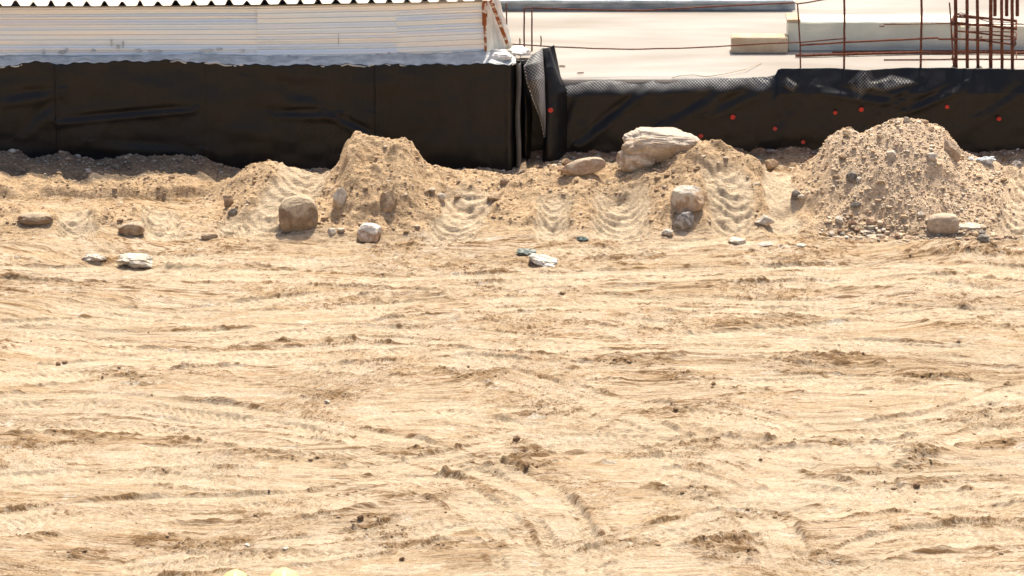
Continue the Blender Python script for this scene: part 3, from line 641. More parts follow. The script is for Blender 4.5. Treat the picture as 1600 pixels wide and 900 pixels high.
# ---------------------------------------------------------------- foundation and slab
XL, XR = -7.0, 8.0
xc = W(812, 180, 0).x
zL = W(400, 99, 0).z; YRT = .45; zR = W(1050, 127, YRT).z; zR2 = W(1400, 111, YRT).z
fw = box('foundation_wall', (XL, .04, -.4), (xc-.04, .62, zL-.012), M['slab'], bev=.01)
tag(fw, 'concrete foundation ledge under the pale metal shed, clad in black sheet', 'wall')
# concrete slab: real sheet with its thickness
YB = G(1000, 19, zR).y
box_s = box('floor_slab', (xc-.5, YRT+.05, -.35), (XR+2, YB+9, zR), M['slab'], bev=.012)
tag(box_s, 'sunlit pale concrete floor slab behind the right-hand black wall', 'slab')

# ---------------------------------------------------------------- black drainage membrane
def sheet(name, V, nu, nv, uvw, uvh, mat, parent=None, thick=.004, dust=None):  # dust: mask of the painted glint, and of the dusty flap rim
    me = fast_mesh(name, V, grid_faces(nu, nv)); set_col(me, 'dust', np.repeat((np.zeros(nu*nv) if dust is None else np.clip(dust, 0, 1).ravel())[:, None], 3, 1)); uv = me.uv_layers.new(name='metres')
    li = np.zeros(len(me.loops), np.int32); me.loops.foreach_get('vertex_index', li)
    u = (li % nu)/(nu-1)*uvw; v = (li//nu)/(nv-1)*uvh
    uv.data.foreach_set('uv', np.stack([u, v], 1).astype(np.float32).ravel())
    o = link(name, me, mat, parent); s = o.modifiers.new('thickness', 'SOLIDIFY'); s.thickness = thick; s.offset = -1
    return o
def fold(px, py, x0, y0, x1, y1, wd, dep, sgn=1):
    """one crease between two points of the sheet"""
    dx, dy = x1-x0, y1-y0; L = math.hypot(dx, dy); t = np.clip(((px-x0)*dx+(py-y0)*dy)/L**2, 0, 1)
    d = np.hypot(px-(x0+t*dx), py-(y0+t*dy)); s = ((px-x0)*dy-(py-y0)*dx)/L
    return -dep*np.exp(-(d/wd)**2)*np.sin(np.pi*np.clip(t, .02, .98)) + dep*.6*np.exp(-((d-wd*1.5)/wd)**2)*(s < 0)
def wall_sheet(name, p0, p1, top, Yp, disp, parent, nu, nv, rnd=None, dust=None):  # dust: function giving the painted glint
    us = np.linspace(p0, p1, nu); V = np.zeros((nv, nu, 3)); 
    for i, px in enumerate(us):
        a = W(px, top(px), Yp); zb = -.25
        for j in range(nv):
            q = j/(nv-1); z = zb*(1-q)+a.z*q
            V[j, i] = (a.x, Yp, z)
    PXg = np.tile(us, (nv, 1)); PYg = 265-V[..., 2]*165*.96
    d = disp(PXg, PYg, V)
    V[..., 1] -= np.maximum(d, 0)+.004
    dt = dust(V, PXg) if dust else None
    if rnd: V = rnd(V, PXg, PYg)
    return sheet(name, V.reshape(-1, 3), nu, nv, (p1-p0)*.006, 1.1, M['membrane'], parent, dust=dt)
dmL = empty('drainage_membrane', (W(400, 265, 0).x, 0, 0))
tag(dmL, 'black plastic membrane in tall seamed panels below the pale metal shed', 'membrane')
def topL(px): return float(np.interp(px, [-200, 0, 30, 60, 100, 160, 230, 280, 330, 400, 560, 700, 760, 815], [104, 103, 99, 95, 98, 95, 94, 93, 98, 100, 100, 99, 98, 98]))+1.2*math.sin(px*.09)+.8*math.sin(px*.31)
def dL(px, py, V):
    d = .018+.020*fbm(px/150., py/70., 3, 501)+.006*fbm(px/30., py/60., 3, 503)
    for a in [(90, 182, 300, 163, 5, .02), (0, 150, 85, 135, 8, .02), (430, 172, 520, 172, 6, .022), (515, 172, 585, 205, 6, .022), (30, 200, 85, 150, 9, .015), (400, 120, 560, 165, 14, .015), (620, 120, 600, 230, 12, .01), (700, 110, 760, 240, 12, .012), (150, 215, 300, 225, 9, .012)]:
        d = d+fold(px, py, *a)
    return d
seams = [-160, 88, 318, 588, 806]
for k, (a, b) in enumerate(zip(seams[:-1], seams[1:])):
    off = .012*(k % 2)
    def dd(px, py, V, a=a, b=b, off=off): return dL(px, py, V)+off+.018*np.exp(-np.abs(px-a)/3.0)*(a > 0)
    if b == 806:
        def rnd(V, px, py):
            t = np.clip((px-790)/16, 0, 1); V[..., 1] += .07*(t**2); V[..., 1] -= .020*np.exp(-((px-796)/5)**2); return V
    else: rnd = None
    wall_sheet('panel', a-(3 if a > 0 else 0), b, topL, 0, dd, dmL, 220, 110, rnd)
# rounded end of the left sheet, turning back round the corner of the ledge
nu, nv = 40, 160; V = np.zeros((nv, nu, 3)); 
for j in range(nv):
    q = j/(nv-1); z = -.25+(zL+.0+.25)*q
    for i in range(nu):
        t = i/(nu-1); 
        if t < .5: a = math.pi*(t/.5)*.5; x = xc-.035+.045*math.sin(a); y = -.028+.045*(1-math.cos(a))
        else: x = xc+.010; y = .017+(t-.5)/.5*.5
        V[j, i] = (x+.006*math.sin(z*9), y, z)
g_ = np.meshgrid(np.linspace(0, 1, nu), np.linspace(0, 1, nv))
sheet('corner_sheet', V.reshape(-1, 3), nu, nv, .6, 1.3, M['membrane'], dmL, dust=np.exp(-((g_[0]-.30)/.16)**2)*(.45+.55*sstep(.93, .99, g_[1])+.15*noise(g_[0]*3, g_[1]*14, 552)))  # dust here is glint painted on the dimples

dmR = empty('drainage_membrane', (W(1200, 243, .45).x, .45, 0))
tag(dmR, 'black dimpled membrane pinned with red discs along the slab edge at right', 'membrane')
def topR(px): return float(np.interp(px, [806, 822, 846, 850, 872, 880, 900, 950, 1000, 1050, 1100, 1160, 1200, 1212, 1216, 1222, 1300, 1360, 1420, 1500, 1700], [97, 94, 92, 112, 128, 131, 130, 125, 128, 125, 124, 121.5, 121, 120, 112, 110, 110, 112, 109, 110, 110]))
FR = [(905, 235, 1010, 150, 7, .03), (870, 230, 900, 150, 8, .02), (1040, 205, 1130, 150, 9, .022), (1110, 190, 1190, 150, 8, .018), (1290, 155, 1400, 172, 6, .022), (1420, 185, 1500, 150, 6, .03), (1440, 150, 1380, 190, 6, .015), (1540, 190, 1600, 150, 8, .02), (960, 145, 990, 135, 4, .015), (1200, 225, 1260, 160, 9, .012)]
def dR(px, py, V):
    d = .022+.016*fbm(px/110., py/60., 3, 511)+.005*fbm(px/26., py/40., 3, 513)
    for a in FR: d = d+fold(px, py, *a)
    return d
def rndR(V, px, py):      # the top of the sheet folds back over the slab edge where it was cut low
    zt = V[-1:, :, 2]; dn = zt-V[..., 2]; t = np.clip(1-dn/.13, 0, 1); t2 = np.clip(1-dn/.215, 0, 1)
    low = (1-sstep(1195, 1215, px)); wv = .85+.22*noise(px/60., px*0+2.2, 515)+.08*noise(px/17., px*0, 516)
    V[..., 1] += low*.11*t**1.5*wv
    V[..., 2] -= low*.012*t**3*wv
    hi = 1-low
    V[..., 1] += hi*(.115*t2*(.85+.3*noise(px/60., px*0+1.1, 517))) - hi*.03*tri(px, dn)
    return V
def tri(px, dn):
    q = dn/.006
    return np.clip(np.clip(1-np.abs(px-1353+q*.3)/24-np.abs(q-20)/30, 0, 1)*2+np.clip(1-np.abs(px-1400-q*-.6)/52-np.abs(q-22)/13, 0, 1)*2+np.clip(1-np.abs(px-1231-q*.5+8)/15-np.abs(q-24)/12, 0, 1)*2, 0, 1)
def glintR(V, px):  # sunlit dimples along the fold and in patches, painted as pale grey
    dn = V[-1:, :, 2]-V[..., 2]; low = (1-sstep(1195, 1212, px))*sstep(868, 884, px)
    n = .75+.25*noise(px/38., dn*9, 541)+.3*noise(px/12., dn*20, 542)
    return low*np.clip(n*.75*(1-sstep(.045, .125, dn+.03*noise(px/30., dn*0, 543))), 0, 1)+(1-(1-sstep(1195, 1212, px)))*tri(px, dn)*(.22+.25*noise(px/11., dn*12, 544))
wall_sheet('sheet', 808, 1720, topR, YRT, dR, dmR, 620, 150, rndR, glintR)
for (a, b) in [(945, 201), (1095, 213), (1145, 183), (1211, 201), (1255, 222), (1305, 176), (1346, 171.5), (1480, 167), (1561, 186)]:
    p = W(a, b, YRT-.045); bm = bmesh.new()
    bmesh.ops.create_cone(bm, cap_ends=True, segments=20, radius1=.0215+.003*math.sin(a), radius2=.019, depth=.010, matrix=Matrix.Translation(p)@Matrix.Rotation(math.pi/2+.25*math.sin(a*1.7), 4, 'X'))
    bmesh.ops.create_cone(bm, cap_ends=True, segments=12, radius1=.008, radius2=.006, depth=.010, matrix=Matrix.Translation(p+Vector((0, -.008, 0)))@Matrix.Rotation(math.pi/2, 4, 'X'))
    me = bpy.data.meshes.new('fixing_disc'); bm.to_mesh(me); bm.free(); link('fixing_disc', me, M['red'] if b < 195 else M['red_dusty'], dmR)
# loose twisted strip between the two sheets
def ribbon(rows, nu, nv, wdt, hgt, parent, name, wob=.012, dust=None):  # dust: painted glint, and the dusty flap rim
    rows = [[W(a, b, y) for a, b, y in r] for r in rows]; V = np.zeros((nv, nu, 3))
    for j in range(nv):
        q = j/(nv-1)*(len(rows)-1); k = min(int(q), len(rows)-2); t = q-k; t = t*t*(3-2*t)*.5+t*.5
        r = [rows[k][m].lerp(rows[k+1][m], t) for m in range(len(rows[0]))]
        for i in range(nu):
            s = i/(nu-1); V[j, i] = r[0]*(1-s)**2+(r[1]*2-(r[0]+r[2])*.5)*2*s*(1-s)+r[2]*s*s
    V[..., 1] += wob*fbm(V[..., 0]*6, V[..., 2]*5, 3, 531)
    g = np.meshgrid(np.linspace(0, 1, nu), np.linspace(0, 1, nv))
    return sheet(name, V.reshape(-1, 3), nu, nv, wdt, hgt, M['membrane'], parent, .003, None if dust is None else dust(*g))
cu = empty('loose_membrane_flap', (W(840, 250, .2).x, .2, 0))
tag(cu, 'torn membrane flap curling outward in the gap between the walls, dusty rim, glint painted on its dimples', 'membrane flap')
ribbon([[(850, 215, .22), (852, 215, .24), (853, 213, .26)], [(843, 183, .14), (848, 180, .15), (853, 178, .26)], [(832, 157, .08), (843, 154, .10), (852, 152, .26)],
        [(822, 127, .07), (837, 124, .06), (851, 122, .26)], [(818, 104, .08), (834, 99, .12), (849, 96, .30)], [(829, 88, .30), (839, 81, .34), (848, 75, .42)]],
       60, 150, .17, .80, cu, 'flap', dust=lambda u, v: np.clip(.25+.85*sstep(.25, .8, u+.3*noise(u*4, v*5, 551))*(1-.5*sstep(.75, 1, v))+1.0*(u < .07), 0, 1))  # painted glint on the dimples, dusty rim at u < .07
ribbon([[(846, 268, .30), (862, 266, .24), (886, 260, .41)], [(850, 215, .28), (862, 215, .22), (886, 200, .42)], [(851, 160, .28), (866, 150, .27), (886, 142, .43)], [(849, 112, .31), (862, 105, .33), (876, 118, .44)], [(848, 75, .43), (857, 74, .44), (866, 70, .47)]],
       40, 130, .35, 1.1, cu, 'back_fold', dust=lambda u, v: .22*np.exp(-((u-.95+.9*(v-.55))/.05)**2)*(v > .6))  # dust here is painted glint along the fold
ribbon([[(816, 268, .40), (820, 268, .30), (828, 268, .38)], [(815, 180, .38), (821, 175, .26), (832, 180, .36)], [(814, 100, .38), (817, 99, .30), (822, 98, .38)]], 20, 90, .2, 1.1, cu, 'inner_fold')
p = W(860, 172.5, .235); bm = bmesh.new()
bmesh.ops.create_cone(bm, cap_ends=True, segments=20, radius1=.026, radius2=.020, depth=.010, matrix=Matrix.Translation(p)@Matrix.Rotation(math.pi/2, 4, 'X'))
me = bpy.data.meshes.new('fixing_disc'); bm.to_mesh(me); bm.free(); link('fixing_disc', me, M['red'], cu)

# ---------------------------------------------------------------- pale corrugated shed on the ledge
sh = empty('metal_shed', (W(400, 90, .14).x, .14, zL))
tag(sh, 'low pale shed of horizontal corrugated sheets with a ribbed white roof', 'shed')
YS0 = .13
def corr(name, cs, nr, mat, seed):
    """wall panel with horizontal ribs; cs = its four corners bottom-left, bottom-right, top-right, top-left"""
    c = [W(a, b, y) for a, b, y in cs]; nu = 30; rr = random.Random(seed); V, nvv = [], nr*10+1; rows = []
    tl = [rr.uniform(-.009, .009) for _ in range(nr+1)]
    for j in range(nvv):
        q = j/(nvv-1); k, ph = j//10, (j % 10)/10
        d = -.011*max(0, 1-abs(ph-.5)/.10) if abs(ph-.5) < .12 else 0
        d += tl[min(k, nr)]*math.sin(ph*math.pi)**.5*.9
        for i in range(nu):
            u = i/(nu-1); p = (c[0].lerp(c[1], u)).lerp(c[3].lerp(c[2], u), q)
            V.append((p.x, p.y-d+.004*math.sin(u*5+seed+j*.02), p.z))
    me = fast_mesh(name, V, grid_faces(nu, nvv), False); o = link(name, me, mat, sh)
    s = o.modifiers.new('thickness', 'SOLIDIFY'); s.thickness = .003; return o
corr('wall_sheet', [(-170, 98, YS0+.004), (404, 98, YS0+.004), (404, 9, YS0+.004), (-170, 12, YS0+.004)], 11, M['sheet'], 1)
corr('wall_sheet', [(402, 98, YS0-.006), (621, 96, YS0-.006), (621, 4, YS0-.006), (402, 9, YS0-.006)], 11, M['sheet'], 2)
corr('wall_sheet', [(619, 95, YS0+.0), (758, 90, YS0+.0), (758, -2, YS0+.0), (619, 4, YS0+.0)], 11, M['sheet'], 3)
zrf = W(400, 8, .08).z
box('unseen_back_wall', (W(-170, 50, .2).x, 2.6, zL-.02), (W(752, 50, .2).x, 2.63, zrf+.13), M['shade_concrete'], sh)  # unseen walls added to close the shed, keeping the roof rib openings dark
box('unseen_end_wall', (W(750, 50, .2).x, .17, zL-.02), (W(752.5, 50, .2).x, 2.6, zrf+.02), M['shade_concrete'], sh, bev=0)
box('unseen_end_wall', (W(-169, 50, .2).x, .17, zL-.02), (W(-166, 50, .2).x, 2.6, zrf-.02), M['shade_concrete'], sh, bev=0)
box('unseen_inner_floor', (W(-165, 50, .2).x, .18, zL-.011), (W(750, 50, .2).x, 2.6, zL-.006), M['shade_concrete'], sh, bev=0)
# ribbed roof
V = []; x0, x1 = W(-170, 8, .08).x, W(766, 2, .08).x; pitch = 27.3*.00605; nu = int((x1-x0)/.012); ys = np.linspace(.075, 2.9, 24)
for y in ys:
    for i in range(nu+1):
        x = x0+(x1-x0)*i/nu; fr = ((x-W(24.5, 8, .08).x)/pitch) % 1; d = min(fr, 1-fr)*pitch
        kr = int((x-x0)/pitch+.5); rib = max(0, 1-max(d-.008-.004*math.sin(kr*2.1), 0)/(.030+.004*math.sin(kr*1.3)))*(.048+.007*math.sin(kr*3.7))
        pxl = 800+x/.00605; zb = W(0, float(np.interp(pxl, [-200, 0, 400, 620, 766], [10, 9, 7.5, 3.5, 0])), .08).z
        V.append((x, y, zb+rib+(y-.075)*.05+.004*math.sin(x*2.1)))
me = fast_mesh('roof_sheet', V, grid_faces(nu+1, len(ys)), False); o = link('roof_sheet', me, M['roof'], sh); s = o.modifiers.new('t', 'SOLIDIFY'); s.thickness = .003
a, b = W(-170, 11.5, .10), W(766, 2.5, .10)
tube('fascia', [W(-170, 12, .10), W(0, 11, .10), W(400, 9.5, .10), W(620, 5.5, .10), W(757, 1.5, .10)], .008, M['fascia'], sh, seg=6)
tube('vent_pipe', [W(346, 6, .3), W(346, -20, .3)], .010, M['rust'], sh); 
# right end: rusty corner post, leaning ribbed side sheet, rust strip, bright trim
def strip(name, a, b, wd, mat, th=.02):
    """flat bar from a to b (picture column,row,Y), wd wide in the picture plane"""
    a, b = W(*a), W(*b); t = (b-a).normalized(); n = Vector((t.z, 0, -t.x)).normalized()*wd/2; k = Vector((0, th, 0))
    bm = bmesh.new(); N = 14; prev = None; rr = random.Random(int(a.x*1000))
    for i in range(N+1):
        p = a.lerp(b, i/N); e = wd*.35*rr.uniform(-1, 1)
        q = [bm.verts.new(p-n+n.normalized()*e), bm.verts.new(p+n), bm.verts.new(p+n+k), bm.verts.new(p-n+k)]
        if prev:
            for m in range(4): bm.faces.new((prev[m], prev[(m+1) % 4], q[(m+1) % 4], q[m]))
        else: bm.faces.new(q[::-1])
        prev = q
    bm.faces.new(prev); bmesh.ops.recalc_face_normals(bm, faces=bm.faces[:])
    me = bpy.data.meshes.new(name); bm.to_mesh(me); bm.free(); return link(name, me, mat, sh)
strip('corner_post', (756.5, -8, .105), (757, 40, .105), .042, M['rust3'])
strip('corner_post', (757, 40, .105), (759, 80, .105), .022, M['rust3'])
# ribs run up the side sheet
V = []; nu, nv = 60, 20
bl, br_, tr, tl_ = W(757, 90, .16), W(800, 74, .52), W(779, -6, .52), W(757, -6, .16)
for j in range(nv):
    for i in range(nu):
        u = i/(nu-1); p = bl.lerp(br_, u).lerp(tl_.lerp(tr, u), j/(nv-1)); p = p+Vector((.6, -.5, 0))*.010*math.sin(u*2*math.pi*7); V.append(p[:])
me = fast_mesh('side_sheet', V, grid_faces(nu, nv)); o = link('side_sheet', me, M['sheet_side'], sh); s = o.modifiers.new('t', 'SOLIDIFY'); s.thickness = .003
strip('side_trim', (765, -3, .13), (794, 72, .40), .032, M['rust3'], .012)
strip('edge_trim', (775, -6, .42), (799, 73, .50), .030, M['sheet'], .012)
# lumpy grey mortar fillet between sheets and membrane
nu, nv = 700, 14; V = np.zeros((nv, nu, 3)); us = np.linspace(-170, 806, nu)
for i, px in enumerate(us):
    ty = float(np.interp(px, [-170, 0, 60, 110, 200, 300, 420, 520, 620, 700, 760, 775, 806], [88, 88, 87, 88, 86, 83.5, 88, 86.5, 84, 83, 80, 76, 88]))+1.6*float(noise(np.array([px/14.]), np.array([.5]), 601)[0])
    by = topL(px)+1.5+2.0*float(noise(np.array([px/23.]), np.array([.1]), 602)[0])
    for j in range(nv):
        q = j/(nv-1); Yq = YS0-.012 if q < .5 else YS0-.012-(q-.5)*2*.15
        V[j, i] = W(px, ty*(1-q)+by*q, YS0-.014-.135*q**1.5)
V[..., 1] += .012*fbm(V[..., 0]*9, V[..., 2]*20, 3, 603); V[..., 1] -= .004
me = fast_mesh('mortar_fillet', V.reshape(-1, 3), grid_faces(nu, nv)); o = tag(link('mortar_fillet', me, M['flash']), 'ragged grey strip of mortar between the pale sheets and black membrane', 'mortar')
s = o.modifiers.new('t', 'SOLIDIFY'); s.thickness = .012; s.offset = 1; fil = o
# hand smears of mortar on the lowest ribs of the sheets
def smear(px, py, wpx, hpx, seed):
    r = random.Random(seed); bm = bmesh.new(); N = 26; ring = []
    for i in range(N):
        a = 2*math.pi*i/N; k = r.uniform(.45, 1.1); ring.append(bm.verts.new(W(px+math.cos(a)*wpx/2*k, py+math.sin(a)*hpx/2*k, YS0-.016)))
    f_ = bm.faces.new(ring); e_ = bmesh.ops.extrude_face_region(bm, geom=[f_])
    for v in [g for g in e_['geom'] if isinstance(g, bmesh.types.BMVert)]: v.co.y += .012
    bmesh.ops.triangulate(bm, faces=bm.faces[:]); bmesh.ops.recalc_face_normals(bm, faces=bm.faces[:])
    me = bpy.data.meshes.new('smear'); bm.to_mesh(me); bm.free(); link('smear', me, M['flash'], fil)
for k, a in enumerate([(68, 81, 7, 9), (97, 82, 14, 7), (104, 78, 5, 8), (146, 79, 9, 4), (174, 66, 4, 13), (184, 74, 7, 7), (192, 70, 4, 11), (216, 79, 15, 6), (242, 80, 24, 7), (322, 79, 26, 6), (342, 77, 12, 5), (378, 79, 10, 4), (529, 60, 2, 22), (608, 83, 5, 4)]): smear(*a, 60+k)
# broken white mortar block on the corner
for (a, b, ww, hh, sd_, lab) in [(784, 99, 44, 17, 5, 'jagged white lump of mortar on the corner of the ledge'), (812, 90, 34, 16, 9, 'smooth white lump of mortar bridging the ledge corner and slab')]:
    V, F_ = rock_shape(sd_, 4, 12, .45, .07); p = W(a, b, .06 if sd_ == 5 else .30); sc = .006
    me = fast_mesh('mortar_lump', V*np.array([ww*sc/2, .12, hh*sc/2])+np.array([0, .06, hh*sc/2]), F_); o = link('mortar_lump', me, M['white']); o.location = p; tag(o, lab, 'mortar')
# packing between ledge and slab behind the flap
o = box('corner_block', (W(765, 80, .5).x, YRT+.03, -.3), (W(849, 90, .5).x, 1.05, W(830, 91.5, YRT+.03).z), M['slab'], bev=.02, jitter=.004); tag(o, 'pale concrete corner block behind the loose membrane flap', 'concrete block')

# ---------------------------------------------------------------- things on the slab
def onslab(px, py): return G(px, py, zR)
def blockpx(name, x0, x1, yt, yb, dep, mat, label, dz=0, cat='concrete beam'):
    a = G(x0, yb, zR); b = W(x1, yb, a.y); t = W(x0, yt, a.y)
    o = box(name, (a.x, a.y, zR+.002+dz), (b.x, a.y+dep, t.z), mat, bev=.008, jitter=.0012, seed=int(x0)); tag(o, label, cat); return o
blockpx('timber_beam', 1143, 1231, 59, 84, .16, M['tan_concrete'], 'short low tan beam lying left of the grey concrete beams', cat='beam')
o = blockpx('concrete_beam', 1231, 1500, 35, 80, .30, M['concrete'], 'tall grey green concrete beam, rear one of the two long beams')
blockpx('concrete_beam', 1381, 1700, 41, 79.5, .14, M['cream_concrete'], 'cream concrete beam lying in front of the grey green one')
bb = G(1231, 80, zR); t = W(1231, 35, bb.y)
o = box('timber_offcut', (W(1229.5, 35, bb.y).x, bb.y-.01, t.z+.003), (W(1251, 35, bb.y).x, bb.y+.25, t.z+.030), M['tan_concrete'], bev=.003); tag(o, 'short tan board resting on the left end of the grey green beam', 'board')
# step at the back
zb1 = zR; p0 = G(700, 16.5, zR); p1 = W(1243, 18, p0.y)
st = empty('concrete_step', (0, p0.y, zR)); tag(st, 'grey raised kerb closing the slab at the top of the view', 'kerb')
za, zc = W(1000, 7.0, p0.y).z, W(1000, 4.6, p0.y).z
box('riser', (W(640, 18, p0.y).x, p0.y+.03, zR-.05), (p1.x, p0.y+.4, za), M['shade_concrete'], st, jitter=.002)
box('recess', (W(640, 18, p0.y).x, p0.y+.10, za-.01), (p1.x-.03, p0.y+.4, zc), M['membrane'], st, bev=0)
box('capping', (W(640, 18, p0.y).x, p0.y-.03, zc), (p1.x-.02, p0.y+3.0, zc+.03), M['shade_concrete'], st, jitter=.002)

# rebar
def bar(px0, py0, px1, py1, r, label, group='upright starter bars', Yv=None, cat='rebar rod', name='rebar_rod'):
    if Yv is None: Yv = G(px1, py1, zR).y
    b = W(px1, py1, Yv); a = W(px0, py0, Yv)
    b.z = min(b.z, zR+.0)-.05 if py1 > py0+20 else b.z
    return tag(tube(name, [a, a.lerp(b, .35)+Vector((.004, .003, 0)), b], r, M['rust'], bumps=.002), label, cat, group)
YE = YRT+.10
bar(791, 5, 791, 40, .007, 'short rod standing just right of the shed end, farthest from the slab edge', Yv=1.6)
bar(1319, -20, 1319, 111, .010, 'tall upright rod left of centre between hooked rod and rebar column', Yv=YE)
bar(1440, -20, 1438.5, 109, .011, 'tall upright rod nearest the rebar column on its left', Yv=YE)
bar(812, 60, 812, 77, .006, 'shortest rod stub at the corner beside the shed', Yv=.7)
bar(845, 56, 845, 73, .006, 'short rod stub just above the loose membrane flap', Yv=.7)
# hoop of two uprights joined by a top wire
hoop = [W(819, 78, .75), W(819, 14, .75), W(823, 12.5, .75), W(831, 12.5, .75), W(831.5, 78, .75)]; hoop[0].z = zR-.02; hoop[-1].z = zR-.02
tag(tube('rebar_hoop', hoop, .0075, M['rust'], bumps=.0015), 'thin upside-down U rebar hoop near the shed end', 'rebar hoop')
# hooked upright whose top bends left into the long sagging rod
tag(tube('rebar_rod', [W(831, 12.5, .77), W(900, 14.5, .8), W(1000, 16.5, .85), W(1120, 10, .85), W(1215, 5.5, .72), W(1241, 4, .62), W(1246, 6, YE), W(1248, 30, YE), W(1250, 68, YE), W(1251, 112, YE)], .0075, M['rust'], bumps=.0015),
    'long thin rod along the back of the slab, bending down into an upright', 'rebar rod', 'horizontal rods over the slab')
tag(tube('rebar_rod', [W(1246, 6, .62), W(1262, 4, .66), W(1290, -1, .7), W(1400, -14, .8)], .007, M['rust'], bumps=.002), 'thin rod rising from the top of the hooked upright', 'rebar rod', 'horizontal rods over the slab')
tag(tube('rebar_rod', [W(800, 69, .66), W(866, 73, .66), W(930, 76, .66), W(985, 77, .66), W(1060, 75.5, .66), W(1120, 73, .66), W(1190, 68.5, .63), W(1250, 66, .575), W(1322, 60, .57)], .0065, M['rust'], bumps=.0015),
    'thin sagging rod crossing in front of the slab and the tan beam', 'rebar rod', 'horizontal rods over the slab')
tag(tube('rebar_rod', [W(1250, 70.5, .535), W(1322, 66, .53), W(1440, 60.5, .53), W(1464, 59, .53), W(1468, 61, .53), W(1494, 61, .53)], .0095, M['rust'], bumps=.0015), 'middle-height rod tied from the hooked upright to the rebar column', 'rebar rod', 'horizontal rods over the slab')
q = lambda a, b, dz: G(a, b, zR+dz)
tag(tube('rebar_rod', [q(1243, 87, .02), q(1320, 85, .02), q(1440, 82, .02), q(1530, 82, .02), q(1680, 84, .02)], .014, M['rust'], bumps=.002), 'thick rusty rod lying on the slab in front of the long beams', 'rebar rod', 'rods lying on the slab')
tag(tube('rebar_rod', [q(1300, 82, .012), q(1440, 79.8, .012), q(1560, 79.6, .012), q(1680, 80.5, .012)], .010, M['rust'], bumps=.002), 'dark rod lying right against the foot of the long beams', 'rebar rod', 'rods lying on the slab')
tag(tube('rebar_rod', [q(1381, 93.5, .008), q(1500, 92.5, .008), q(1680, 92, .008)], .0065, M['rust'], bumps=.002), 'thin rod lying on the slab nearest its front edge', 'rebar rod', 'rods lying on the slab')
tag(tube('rebar_rod', [W(1374, 41, bb.y-.03), W(1381, 41.5, bb.y-.03), W(1381.5, 38, bb.y-.01), W(1480, 36.8, bb.y-.02), W(1700, 40, bb.y-.02)], .0055, M['rust'], bumps=.001), 'thin rod resting along the top of the cream beam', 'rebar rod', 'rods lying on the slab')
# column cage
cg = empty('rebar_column', (W(1540, 108, .6).x, .6, zR)); tag(cg, 'cage of thick rusty column bars rising from the slab at top right', 'rebar cage')
def cbar(x, yt, yb, Yv, r, lean=0):
    a = W(x+lean, yt, Yv); b = W(x, yb, Yv)
    if yb > 60: b.z = zR-.05
    tube('vertical_bar', [a, b], r, M['rust'], cg, bumps=.0015)
for x, r, ln in [(1494.5, .017, -1.5), (1512, .016, -1), (1529, .015, -2), (1548.5, .018, 0), (1566.5, .015, -1.5), (1582.5, .016, -1)]: cbar(x, -25, 106, .62, r, ln)
for x in (1554.5, 1573, 1589.5): cbar(x, -25, 25, .92, .017)
tube('vertical_bar', [W(1483.5, 4, .56), W(1486, 40, .56), W(1490, 104, .6)], .0075, M['rust'], cg, bumps=.001)
def stir(y0, y1, r=.009, x0=1487, x1=1588, wob=0):
    a, b, c, d = W(x0, y0, .59), W(x1, y1, .59), W(x1, y1-12, .95), W(x0+4, y0-12, .95)
    tube('stirrup', [a, a.lerp(b, .5)+Vector((0, 0, wob)), b, c, d, a], r, M['rust'], cg, bumps=.0015)
stir(38, 44, .0105, wob=.01); stir(34, 46, .008); stir(60, 70, .009, 1488, 1586, .008); stir(61, 62, .006); stir(92, 93, .006)
tube('tie_wire', [W(1494, 22, .58), W(1502, 20, .58), W(1512, 24, .58), W(1545, 34, .58), W(1600, 37, .58)], .004, M['rust'], cg)
tube('tie_wire', [W(1495, 28, .58), W(1503, 23, .58), W(1512, 28, .58)], .006, M['rust'], cg)
for k, (x, y) in enumerate([(1491, 62), (1493, 39), (1512, 42), (1530, 60), (1583, 45), (1584, 70), (1567, 44), (1548, 40)]):
    p = W(x, y, .60); tube('tie_wire', [p+Vector((-.022, -.02, .01)), p+Vector((.0, -.028, -.012)), p+Vector((.02, -.02, .012)), p+Vector((.026, .01, .02)), p+Vector((-.01, .02, -.015))], .0045, M['rust'], cg)
# small mortar stubs round the foot of the column
for k, x in enumerate((1491, 1530)):
    p = G(x, 107, zR); o = box('mortar_pad', (p.x-.03, p.y-.02, zR-.002), (p.x+.03, p.y+.04, zR+.030), M['concrete'], bev=.008, jitter=.003, seed=k); tag(o, ('small grey mortar pad at the left foot of the rebar column', 'small grey mortar pad under the third bar of the rebar column')[k], 'mortar')
# rubbish by the wall at right: pale crumpled pieces
for k, (x, y, ww, hh) in enumerate([(1541, 252, 34, 12), (1518, 248, 12, 7), (1590, 258, 20, 12)]):
    boulder('crumpled_paper', x, y+4, ww, hh, ('crumpled bluish white litter at the foot of the right wall behind the gravel pile', 'small scrap of pale litter left of the crumpled one by the right wall', 'dull grey lump by the right wall at the right edge')[k], (((.55, .6, .62), (.8, .83, .84)), ((.6, .62, .62), (.8, .8, .8)), ((.3, .26, .22), (.45, .4, .36)))[k], 'litter', seed=700+k, bumpy=.15, sharp=.4, cuts=14)

